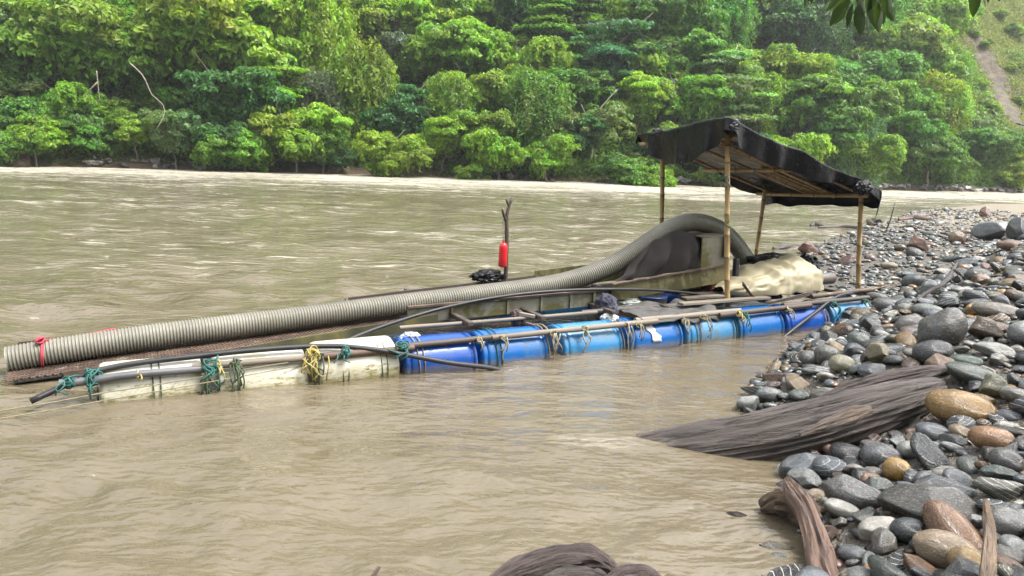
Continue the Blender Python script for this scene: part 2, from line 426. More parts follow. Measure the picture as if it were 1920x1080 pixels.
tree(598, 215, 62, 'tower', 'grey', 5.0, 'grey-green curtain of dry vines hanging under the yellow-green vine-covered tree', sz=1.1)
tree(680, 200, 88, 'tower', 'bright', 5.0, 'sloping light green vine mound reaching down to the water beside the dark boulder', sz=1.15)
tree(600, 262, 42, 'shrub', 'mid', 2.0, 'small leafy bush under the grey vine curtain at the far bank')
tree(765, 110, 78, 'loose', 'grey', 6.5, 'greyish feathery tree in front of dark shade above the middle of the far bank')
tree(725, 205, 52, 'bigleaf', 'pale', 4.5, 'pale plant with very large leaves among the dark vines at mid bank')
tree(770, 215, 80, 'ragged', 'deep', 4.5, 'dark green tangle of small-leaved shrubs near the middle of the far bank')
tree(860, 105, 105, 'broad', 'lime', 7.0, 'bright yellow-green crown at the middle of the far forest')
tree(840, 225, 72, 'tower', 'bright', 4.2, 'light green hanging vines below the bright yellow-green middle crown', sz=1.0)
tree(905, 275, 72, 'broad', 'bright', 3.2, 'bright green leaning crown low over the water at the middle of the far bank')
tree(1010, 140, 95, 'broad', 'bright', 6.5, 'smooth domed green tree beside the yellow-green middle crown')
tree(1005, 240, 90, 'tower', 'mid', 4.2, 'shiny vine-hung green tree beside the pale olive tree with bare trunk', sz=0.95)
tree(1150, 130, 108, 'tier', 'blue', 6.5, 'dark bluish-green tree with flat layered branches behind the pale olive tree')
tree(1110, 250, 70, 'loose', 'olive', 4.6, 'pale olive tree with bare reddish trunk at the far waterline', pale=True)
tree(1195, 205, 68, 'broad', 'lime', 4.5, 'yellow-green bush just upstream of the shelter on the far bank')
tree(1290, 295, 75, 'shrub', 'bright', 2.0, 'bright green bush seen under the high end of the black shelter roof')
tree(1230, 300, 42, 'shrub', 'mid', 1.8, 'small bush behind the first bamboo post on the far bank')
tree(1360, 175, 92, 'tier', 'pale', 6.5, 'pale feathery tree rising directly above the front bamboo post of the shelter', pale=True)
tree(1480, 165, 80, 'broad', 'lime', 7.0, 'narrow bright yellow-green tree above the middle of the shelter roof')
tree(1415, 300, 62, 'shrub', 'deep', 2.2, 'dark bush behind the shelter roof on the far bank')
tree(1560, 230, 95, 'broad', 'mid', 6.0, 'broad green tree behind the lower end of the shelter roof')
tree(1600, 285, 65, 'tower', 'pale', 4.0, 'narrow pale green vine-draped tree behind the low end of the shelter roof')
tree(1725, 320, 38, 'shrub', 'bright', 1.8, 'round light green bush at the far waterline downstream of the shelter')
tree(1790, 325, 32, 'shrub', 'mid', 1.8, 'low round bush at the far waterline below the landslip')
tree(1855, 300, 60, 'broad', 'mid', 3.5, 'green tree at the foot of the landslip near the far waterline')
tree(1700, 270, 70, 'ragged', 'mid', 5.0, 'tangled green tree hung with creepers downstream of the shelter roof')
tree(1815, 262, 42, 'broad', 'pale', 3.5, 'pale green tree crown partly covering the foot of the brown gully')
tree(1768, 55, 58, 'broad', 'bright', 5.0, 'light green tree at the upper edge of the open landslip slope')
tree(1772, 150, 56, 'tower', 'bright', 4.5, 'vine-hung tree beside the middle of the landslip gully')
for px_, py_, r_, lb_ in [(1822, 62, 16, 'beside the head of the gully'), (1846, 84, 13, 'just below the head of the gully'), (1898, 128, 18, 'on the grass uphill of the gully'), (1905, 62, 22, 'high on the open grass slope'), (1838, 158, 17, 'on the near lip of the gully'), (1862, 205, 20, 'by the foot of the gully'), (1912, 190, 14, 'on the far lip of the gully'), (1872, 30, 18, 'at the top of the open grass slope')]:
    tree(px_, py_, r_, 'shrub', 'lime', 0.8, 'small yellow-green bush ' + lb_, group='bushes on the landslip slope')
# the forest behind and between, row by row up the slope
fill = []
for ri, (py, rp, hc, step) in enumerate([(316, 40, 1.7, 95), (272, 62, 3.6, 92), (205, 76, 5.5, 96), (130, 80, 6.0, 94), (62, 80, 6.0, 92), (0, 80, 6.0, 92), (-60, 85, 6.5, 105)]):
    x = -40 + (ri % 2) * 50
    while x < 1960:
        qx, qy = x + random.uniform(-28, 28), py + random.uniform(-22, 22) + 0.018 * x * (1 if ri < 2 else 0.4)
        x += step * random.uniform(0.85, 1.15)
        if qx > 1772 and qy < 262: continue                       # open landslip slope
        if ri == 0 and (230 < qx < 560 or random.random() < 0.45): continue                       # dark hollow with rocks
        if any(abs(a - qx) < r * 0.5 and abs(b - qy) < r * 0.45 for a, b, r in TREES[:39]): continue
        fill.append((ri, qx, qy, rp * random.uniform(0.85, 1.25), hc))
ONES = ['', 'first', 'second', 'third', 'fourth', 'fifth', 'sixth', 'seventh', 'eighth', 'ninth', 'tenth', 'eleventh', 'twelfth', 'thirteenth', 'fourteenth', 'fifteenth', 'sixteenth', 'seventeenth', 'eighteenth', 'nineteenth']
def ordinal(n): return ONES[n] if n < 20 else {20: 'twentieth', 30: 'thirtieth', 40: 'fortieth'}[n] if n % 10 == 0 else {2: 'twenty', 3: 'thirty', 4: 'forty'}[n // 10] + '-' + ONES[n % 10]
ROWN = ['lowest', 'second lowest', 'third lowest', 'middle', 'upper middle', 'upper', 'topmost']
def tier(py): return int(np.searchsorted([-295, -250, -170, -95, -30, 35], -py))
HN = dict(lime='yellow-green', bright='bright green', mid='mid-green', deep='deep green', blue='bluish green', olive='olive', grey='greyish green', pale='pale green')
SN = dict(broad='rounded tree', ragged='ragged tree', loose='sparse tree', tower='vine-draped tree', tier='layered tree', shrub='bush')
pend = {}
for ri, qx, qy, rp, hc in fill:
    st = random.choice(['shrub', 'shrub', 'ragged'] if ri == 0 else ['broad', 'broad', 'ragged', 'ragged', 'broad', 'tower', 'tier', 'broad'] if ri > 1 else ['broad', 'shrub', 'ragged', 'broad'])
    hu = random.choice(['mid', 'bright', 'lime', 'bright', 'mid', 'pale', 'bright', 'lime', 'deep', 'mid'])
    r_ = tree(qx, qy, rp, st, hu, hc, 'pending label', sz=1.0 if st != 'tower' else 0.9); pend[r_.name] = f'{HN[hu]} {SN[st]}'
for k in range(7):                                  # counted along each tier of the slope, all its trees together
    for n_, (r_, px_, py_) in enumerate(sorted([q for q in TROOT if tier(q[2]) == k], key=lambda q: -q[1])):
        if r_.name in pend: r_['label'] = f'{pend[r_.name]}, {ordinal(n_ + 1)} from the landslip in the {ROWN[k]} tier of forest'

# undergrowth and creeper cover over the slope: nobody could count it
g = np.random.default_rng(55)
n = 150000
ux = g.uniform(-75, 115, n); ud = 1.2 + 34 * g.random(n) ** 1.7; uy = bank_y(ux) + ud / 0.93
cl_n = vnoise(np.stack([ux * 0.3, uy * 0.3, 0 * ux], -1), 8)
sp = np.array([hit_hill(1790, 40)[0][0], hit_hill(1790, 240)[0][0]])
keep = (cl_n > -0.6)
for k in range(0, 40, 3): keep &= ~((abs(ux - cl[k, 0]) < 2.6) & (abs(uy - cl[k, 1]) < 3.0))
ux, uy, cl_n = ux[keep], uy[keep], cl_n[keep]; n = len(ux)
C = np.stack([ux, uy, hill(ux, uy) + (0.2 + 1.8 * np.clip(cl_n + 0.5, 0, 1)) * g.random(n)], -1)
und = link('undergrowth', leaf_mesh('undergrowth', C, np.tile([0, -0.5, 0.8], (n, 1)), 0.4 + 0.4 * g.random(n), g, 0.5, 0.3))
und.color = (*HUES['bright'], 1); tag(und, 'low creepers and leafy undergrowth covering the far slope', 'undergrowth', kind='stuff')
# yellowish grass on the landslip slope and along the bank lip
n = 130000
gx = g.uniform(0, 1, n); q0, q1 = hit_hill(1800, 10)[0], hit_hill(1935, 240)[0]
gx = g.uniform(q1[0] - 26, q1[0] + 30, n); gy = g.uniform(q1[1] - 4, q0[1] + 25, n)
P = np.stack([gx, gy, hill(gx, gy)], -1); q = P - CAM; w = q @ fw; sx = 960 + F * (q @ CR) / w
keep = (sx > 1660) & (sx < 2150)
dc = np.min([np.hypot(gx - c[0], gy - c[1]) for c in cl[::2]], axis=0); keep &= (dc > 1.6 + 1.6 * vnoise(P * 0.6, 9))
P = P[keep]; n = len(P); P[:, 2] += 0.2
gr = link('grass', leaf_mesh('grass', P, np.tile([0, -0.8, 0.4], (n, 1)), 0.35 + 0.5 * g.random(n), g, 0.28, -0.9))
gr.color = (0.2, 0.235, 0.05, 1); tag(gr, 'yellow-green grass over the open landslip slope', 'grass', kind='stuff')
n = 22000
gx = g.uniform(-70, 100, n); gd = 0.3 + 3.0 * g.random(n); gy = bank_y(gx) + gd / 0.93
keep = vnoise(np.stack([gx * 0.16, gd * 0.3, 0 * gx], -1), 21) > -0.05
P = np.stack([gx, gy, hill(gx, gy) + 0.12], -1)[keep]; n = len(P)
gr = link('grass', leaf_mesh('grass', P, np.tile([0, -0.8, 0.3], (n, 1)), 0.25 + 0.4 * g.random(n), g, 0.25, -0.6))
gr.color = (0.07, 0.105, 0.022, 1); tag(gr, 'short grass growing on the lip of the far bank', 'grass', kind='stuff')

# bare pale limbs showing in the far foliage
M['limb'] = simple('dead_limb', (0.2, 0.18, 0.13), (0.34, 0.31, 0.25), 6, (0.7, 0.9), 0.3)
for pts, lab in [([(243, 118), (268, 142), (285, 178), (305, 195), (308, 215), (292, 245)], 'long bent bare limb hanging from the big bright green tree'),
                 ([(181, 133), (184, 160), (187, 190)], 'short forked bare limb above the bushes by the dark hollow'),
                 ([(1367, 205), (1369, 178), (1376, 160)], 'thin pale bare stem rising above the front shelter post'),
                 ([(1543, 135), (1556, 117)], 'short bare pale stick in the upper forest')]:
    p0, dist = hit_hill(pts[-1][0], pts[-1][1], 4.0); dist -= 5
    b = MB(); q = np.array([CAM + ray(*p) * dist for p in pts]); q = spline(q, 12)
    b.tube(q, np.linspace(0.055, 0.025, 12), 6)
    if len(pts) == 3: b.tube(spline([q[4], q[4] + np.array([-0.9, 0, -0.9]), q[4] + np.array([-1.3, 0.2, -2.0])], 6), np.linspace(0.08, 0.03, 6), 5)
    tag(b.build('bare_limb', M['limb']), lab, 'branch', 'bare limbs in the far forest')

# ================================================================== shore: height field
S = np.array([(-14, 0.5), (-5, 2.0), (-1.5, 2.75), (0.4, 3.15), (1.2, 3.5), (1.66, 3.9), (1.8, 4.55), (2.1, 5.15), (2.62, 5.85), (2.2, 6.4), (2.3, 7.05), (3.4, 8.75), (4.35, 9.95),
              (5.4, 11.6), (6.1, 14.5), (6.75, 17.6), (7.7, 20.2), (10.6, 24.8), (15.2, 31.5), (18.5, 36.3), (23.8, 44.7), (35, 56.5), (62, 72)])
LAND = np.vstack([S, [(62, -14), (-14, -14)]])
MOUND = np.vstack([S[:14], [(7.2, 13.0), (9.4, 15.4), (11.4, 18.3), (15, 23.5), (21, 30), (34, 42), (62, 60), (62, -14), (-14, -14)]])
def sdist(poly, X, Y):
    X = np.asarray(X, float); Y = np.asarray(Y, float)
    d2 = np.full(X.shape, 1e9); ins = np.zeros(X.shape, bool); n = len(poly)
    for i in range(n):
        (x0, y0), (x1, y1) = poly[i], poly[(i + 1) % n]; dx, dy = x1 - x0, y1 - y0
        t_ = np.clip(((X - x0) * dx + (Y - y0) * dy) / (dx * dx + dy * dy), 0, 1)
        d2 = np.minimum(d2, (X - x0 - t_ * dx) ** 2 + (Y - y0 - t_ * dy) ** 2)
        cr = ((y0 > Y) != (y1 > Y)); ins ^= cr & (X < (x1 - x0) * (Y - y0) / ((y1 - y0) if y1 != y0 else 1e-9) + x0)
    return np.where(ins, 1, -1) * np.sqrt(d2)
def beach(X, Y):
    X = np.asarray(X, float); Y = np.asarray(Y, float); p = np.stack([X, Y, 0 * X], -1)
    d = sdist(LAND, X, Y) + 0.12 * vnoise(p * 1.3, 31); m = sdist(MOUND, X, Y) + 0.25 * vnoise(p * 0.8, 32)
    spit = np.where(d > 0, 0.20 * (1 - np.exp(-d / 1.2)) + 0.02 * np.minimum(d, 6), 0.25 * d)
    md = np.where(m > 0, (0.9 + 1.15 * np.clip((X - 2.6) / 5.5, 0, 1)) * (1 - np.exp(-m / 2.2)), 0.3 * m)
    return np.maximum(np.maximum(spit, md) + 0.03 * fbm(p * 1.1, 33) * np.clip(d, 0, 1), -1.2)
t = NT('wet_gravel')
pos = t.geo(); n1 = t.noise(pos, 1.3, 5, 0.6)
vo = t.n('TexVoronoi', {'Vector': pos, 'Scale': 26.0, 'Randomness': 1.0}); vo2 = t.n('TexVoronoi', {'Vector': pos, 'Scale': 60.0})
peb = t.mix(0.5, t.ramp(vo.outputs['Color'], [(0.2, (0.022, 0.02, 0.019)), (0.5, (0.065, 0.057, 0.046)), (0.8, (0.12, 0.097, 0.07))]), t.ramp(vo2.outputs['Color'], [(0.2, (0.03, 0.026, 0.022)), (0.8, (0.1, 0.084, 0.062))]))
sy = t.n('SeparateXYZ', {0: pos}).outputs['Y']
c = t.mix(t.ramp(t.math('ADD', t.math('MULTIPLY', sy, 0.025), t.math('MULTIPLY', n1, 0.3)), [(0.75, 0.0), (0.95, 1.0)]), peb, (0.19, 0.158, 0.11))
hb = t.math('ADD', vo.outputs['Distance'], t.math('MULTIPLY', vo2.outputs['Distance'], 0.5))
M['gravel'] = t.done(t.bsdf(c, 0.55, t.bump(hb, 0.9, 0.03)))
def grid_patch(x0, x1, y0, y1, st):
    X, Y = np.meshgrid(np.arange(x0, x1 + 1e-6, st), np.arange(y0, y1 + 1e-6, st), indexing='ij')
    return np.stack([X, Y, beach(X, Y)], -1)
P = grid_patch(-8, 40, -4, 62, 0.2); n_, m_, _ = P.shape
idx = np.arange(n_ * m_).reshape(n_, m_); f = np.stack([idx[:-1, :-1], idx[1:, :-1], idx[1:, 1:], idx[:-1, 1:]], -1).reshape(-1, 4)
f = f[(P.reshape(-1, 3)[f][:, :, 2].max(1) > -0.6)]
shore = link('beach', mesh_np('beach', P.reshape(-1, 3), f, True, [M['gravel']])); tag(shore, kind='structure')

# ================================================================== river
nr, na = 520, 420
rr = 1.2 * (260 / 1.2) ** (np.linspace(0, 1, nr) ** 1.0)
aa = np.radians(np.linspace(-64, 64, na))
Rr, Aa = np.meshgrid(rr, aa, indexing='ij'); X = Rr * np.sin(Aa); Y = Rr * np.cos(Aa) - 0.3
g = np.random.default_rng(3)
Z = np.zeros_like(X); cell = np.maximum(Rr * (260 / 1.2) ** (1 / nr) - Rr, Rr * (aa[1] - aa[0]))
p = np.stack([X, Y, 0 * X], -1)
du, dv = (X + 3.5) * 0.884 + (Y - 6.11) * 0.467, -(X + 3.5) * 0.467 + (Y - 6.11) * 0.884
lee = np.clip((du + 0.5) / 3, 0, 1) * np.clip((0.3 - dv) / 0.6, 0, 1) * np.clip(1.25 - (6.5 - Y) / 3.0, 0.0, 1)        # calm pocket between raft and shore
act = (0.62 + 0.5 * fbm(p * np.array([0.25, 0.5, 1]), 41)) * (1 - 0.72 * lee)
rapid = np.clip(1 - (bank_y(X) - Y) / 26, 0, 1)
for k in range(90):
    lam = 0.16 * (3.2 / 0.16) ** g.random(); th = 1.25 + 0.62 * g.normal(); kx, ky = math.cos(th) / lam * 6.283, math.sin(th) / lam * 6.283
    A = 0.0026 * lam ** 0.9 * (0.6 + 0.8 * g.random())
    fade = np.clip((lam / cell - 2.5) / 2.5, 0, 1)
    ph = g.random() * 6.283 + 1.6 * vnoise(p * 0.35 + k, 60 + k % 7)
    Z += A * fade * np.sin(kx * X + ky * Y + ph)
Z *= act * 2.2
Z += rapid * 0.14 * fbm(p * np.array([0.22, 0.6, 1]), 43, 3)
idx = np.arange(nr * na).reshape(nr, na); f = np.stack([idx[:-1, :-1], idx[:-1, 1:], idx[1:, 1:], idx[1:, :-1]], -1).reshape(-1, 4)
t = NT('silty_water')
pos = t.geo(); sx = t.n('SeparateXYZ', {0: pos})
flow = t.mapv(pos, (0.35, 1.0, 1.0), rot=(0, 0, rad(-8)))
rip1 = t.noise(t.mapv(pos, (0.62, 1.0, 1.0), rot=(0, 0, rad(-14))), 7.5, 4, 0.58, 0.15)
rip2 = t.noise(t.mapv(pos, (0.5, 1.0, 1.0), rot=(0, 0, rad(-6))), 1.5, 4, 0.6, 0.25)
# broken water: streaks along the current, dense in the race under the far bank
bank = t.n('MapRange', {'Value': t.math('SUBTRACT', sx.outputs['Y'], t.math('MULTIPLY', t.math('MAXIMUM', t.math('SUBTRACT', sx.outputs['X'], 15.0), 0.0), 0.46)), 'From Min': 40.0, 'From Max': 64.0, 'To Min': 0.0, 'To Max': 1.0}).outputs[0]
st1 = t.noise(t.mapv(pos, (0.10, 0.55, 1), rot=(0, 0, rad(-6))), 1.0, 7, 0.72, 0.4)
st2 = t.noise(t.mapv(pos, (1.1, 4.6, 1), rot=(0, 0, rad(-6))), 1.0, 5, 0.7, 0.5)
patch = t.noise(pos, 0.085, 3, 0.5)
lev = t.math('ADD', t.math('ADD', t.math('MULTIPLY', st1, 0.5), t.math('MULTIPLY', st2, 0.75)), t.math('ADD', t.math('MULTIPLY', bank, 0.17), t.math('MULTIPLY', patch, 0.22)))
nearfade = t.n('MapRange', {'Value': sx.outputs['Y'], 'From Min': 7.0, 'From Max': 16.0, 'To Min': -0.12, 'To Max': 0.0}).outputs[0]
foam = t.ramp(t.math('ADD', lev, nearfade), [(0.765, 0.0), (0.92, 0.85)])
silt = t.noise(t.mapv(pos, (0.3, 0.8, 1)), 0.5, 4, 0.6)
brown = t.ramp(silt, [(0.3, (0.104, 0.085, 0.055)), (0.7, (0.13, 0.108, 0.073))])
fl = t.noise(t.mapv(pos, (2.2, 6.5, 1), rot=(0, 0, rad(-10))), 1.0, 5, 0.7, 0.2)                     # foam flecks on the near water, doubling as painted white glints
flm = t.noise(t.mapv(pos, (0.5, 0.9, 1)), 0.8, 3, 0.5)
fleck_glint = t.ramp(t.math('ADD', fl, t.math('MULTIPLY', flm, 0.45)), [(0.93, 0.0), (0.97, 0.6)])
_wk = at(1125, 829, 0.0)
wd = t.n('VectorMath', {0: t.mapv(pos, (1.0, 2.6, 1), loc=(-_wk[0], -2.6 * _wk[1], 0))}, operation='LENGTH').outputs['Value']                # broken water where the log parts the current
wake = t.math('MULTIPLY', t.ramp(wd, [(0.05, 0.5), (0.5, 0.0)]), t.ramp(t.noise(t.mapv(pos, (4, 16, 1)), 1.0, 5, 0.7, 0.3), [(0.45, 0.0), (0.6, 1.0)]))
foam = t.math('MAXIMUM', t.math('MAXIMUM', foam, fleck_glint), wake)
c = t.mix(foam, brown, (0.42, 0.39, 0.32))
rough = t.math('ADD', 0.025, t.math('MULTIPLY', foam, 0.5))
nb = t.bump(rip1, 1.0, 0.023); nb2 = t.bump(rip2, 1.0, 0.14, nb)
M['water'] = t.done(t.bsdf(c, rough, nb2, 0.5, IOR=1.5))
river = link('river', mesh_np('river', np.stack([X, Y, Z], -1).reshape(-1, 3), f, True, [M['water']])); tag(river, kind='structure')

# ================================================================== stones
def ico(sub):
    b = bmesh.new(); bmesh.ops.create_icosphere(b, subdivisions=sub, radius=1)
    v = np.array([x.co[:] for x in b.verts]); f = np.array([[q.index for q in p_.verts] for p_ in b.faces]); b.free(); return v, f
def stone_shape(seed, angular, sub):
    g = np.random.default_rng(seed); v, f = ico(sub); v = v.copy()
    v *= (1 + 0.20 * fbm(v * 0.9 + seed * 3.1, seed, 2))[:, None]
    if angular:
        for k in range(9):
            nrm = unit(g.normal(size=3)); h = 0.52 + 0.3 * g.random(); dd = v @ nrm - h; v -= np.outer(np.clip(dd, 0, None) * 0.93, nrm)
        v += unit(v) * (0.035 * fbm(v * 3.0 + seed, seed + 5, 3))[:, None]
    else:
        v = np.sign(v) * np.abs(v) ** 0.92
        v += unit(v) * (0.018 * fbm(v * 2.6 + seed, seed + 5, 2))[:, None]
    v -= (v.max(0) + v.min(0)) / 2; v /= np.abs(v).max(0)
    return v, f
def stone_mat(name, joined):
    t = NT(name)
    if joined:
        a = t.n('Attribute', attribute_name='tint'); base = a.outputs['Color']; rnd = a.outputs['Alpha']; v = t.coord('Object'); sc_ = 9.0
    else:
        oi = t.n('ObjectInfo'); base = oi.outputs['Color']; rnd = oi.outputs['Random']; sc_ = 1.0
        v = t.n('VectorMath', {0: t.coord('Object'), 1: t.n('CombineXYZ', {0: t.math('MULTIPLY', rnd, 37.0), 1: t.math('MULTIPLY', rnd, 91.0), 2: rnd})}, operation='ADD').outputs[0]
    n1 = t.noise(v, 1.6 * sc_, 6, 0.65, 0.4); n2 = t.noise(v, 14 * sc_, 3, 0.6); n3 = t.noise(v, 4.5 * sc_, 5, 0.7)
    c = t.mix(t.ramp(n1, [(0.32, 0.0), (0.62, 1.0)]), t.mix(1.0, base, (0.62, 0.6, 0.58), 'MULTIPLY'), t.mix(1.0, base, (1.2, 1.18, 1.12), 'MULTIPLY'))
    c = t.mix(t.ramp(n2, [(0.56, 0.0), (0.68, 0.5)]), c, t.mix(0.5, base, (0.5, 0.48, 0.44)))
    c = t.mix(t.ramp(n2, [(0.28, 0.5), (0.42, 0.0)]), c, (0.03, 0.03, 0.03))
    w = t.n('TexWave', {'Vector': t.mapv(v, (1, 1, 1), rot=(0.6, 0.9, 0.3)), 'Scale': 0.9 * sc_, 'Distortion': 2.2, 'Detail': 3.0, 'Detail Scale': 1.2}).outputs['Fac']
    vein = t.math('MULTIPLY', t.ramp(w, [(0.965, 0.0), (0.99, 0.7)]), t.ramp(rnd, [(0.86, 0.0), (0.9, 1.0)]))
    c = t.mix(vein, c, (0.5, 0.49, 0.45))
    rust = t.math('MULTIPLY', t.ramp(n3, [(0.55, 0.0), (0.7, 0.55)]), t.ramp(rnd, [(0.3, 1.0), (0.4, 0.0)]))
    c = t.mix(rust, c, (0.2, 0.10, 0.04))
    r = t.n('MapRange', {'Value': n1, 'From Min': 0.3, 'From Max': 0.7, 'To Min': 0.1, 'To Max': 0.34}).outputs[0]
    h = t.math('ADD', n3, t.math('MULTIPLY', n2, 0.35))
    return t.done(t.bsdf(c, r, t.bump(h, 0.35, 0.10 if not joined else 0.012), 0.5))
M['stone'] = stone_mat('river_stone', False); M['stone_joined'] = stone_mat('river_pebble', True)
SMOOTH = [mesh_np('stone', *stone_shape(200 + k, False, 4), True, [M['stone']]) for k in range(9)]
ANG = [mesh_np('stone', *stone_shape(300 + k, True, 4), True, [M['stone']]) for k in range(9)]
LOWV = [stone_shape(200 + k, k % 3 == 2, 2) for k in range(12)]
PAL = [((0.125, 0.14, 0.16), 22), ((0.08, 0.095, 0.115), 18), ((0.2, 0.215, 0.225), 16), ((0.10, 0.125, 0.12), 8), ((0.3, 0.3, 0.28), 9), ((0.035, 0.042, 0.05), 16),
       ((0.24, 0.18, 0.11), 6), ((0.2, 0.11, 0.06), 7), ((0.32, 0.19, 0.06), 5), ((0.42, 0.41, 0.38), 7), ((0.17, 0.17, 0.12), 6), ((0.17, 0.09, 0.075), 3)]
PC = np.array([a for a, b in PAL]); PW = np.array([b for a, b in PAL], float); PW /= PW.sum()
HX0, HY0, HR = -1.5, 2.6, 0.04; HN_, HM_ = 720, 1065                              # 3 cm height field for settling stones
gX, gY = np.meshgrid(HX0 + HR * np.arange(HN_), HY0 + HR * np.arange(HM_), indexing='ij')
HF = beach(gX, gY); COV = np.zeros_like(HF)
def settle(x, y, a, b, c, yaw, sink=0.35):
    R_ = max(a, b); i0, i1 = int((x - R_ - HX0) / HR), int((x + R_ - HX0) / HR) + 2; j0, j1 = int((y - R_ - HY0) / HR), int((y + R_ - HY0) / HR) + 2
    if i0 < 0 or j0 < 0 or i1 >= HN_ or j1 >= HM_: return None
    lx, ly = gX[i0:i1, j0:j1] - x, gY[i0:i1, j0:j1] - y; cs, sn = math.cos(yaw), math.sin(yaw)
    q = ((lx * cs + ly * sn) / a) ** 2 + ((-lx * sn + ly * cs) / b) ** 2; ins = q < 1
    if not ins.any(): return None
    return i0, i1, j0, j1, q, ins
def commit(w, z, c):
    i0, i1, j0, j1, q, ins = w
    top = z + c * np.sqrt(np.clip(1 - q, 0, 1)); s_ = HF[i0:i1, j0:j1]; s_[ins] = np.maximum(s_, top)[ins]
    COV[i0:i1, j0:j1][q < 1.0] = 1
def spin(yaw, tx, ty): return Matrix.Rotation(yaw, 4, 'Z') @ Matrix.Rotation(tx, 4, 'X') @ Matrix.Rotation(ty, 4, 'Y')
def hit_beach(px, py, hc=0.0):
    d = ray(px, py); tt = np.arange(2.5, 70, 0.02); Q = CAM + d * tt[:, None]; bl = Q[:, 2] < np.maximum(beach(Q[:, 0], Q[:, 1]), -0.05) + hc
    return Q[int(np.argmax(bl))]
GR = 'river stones that stand out on the cobble shore'
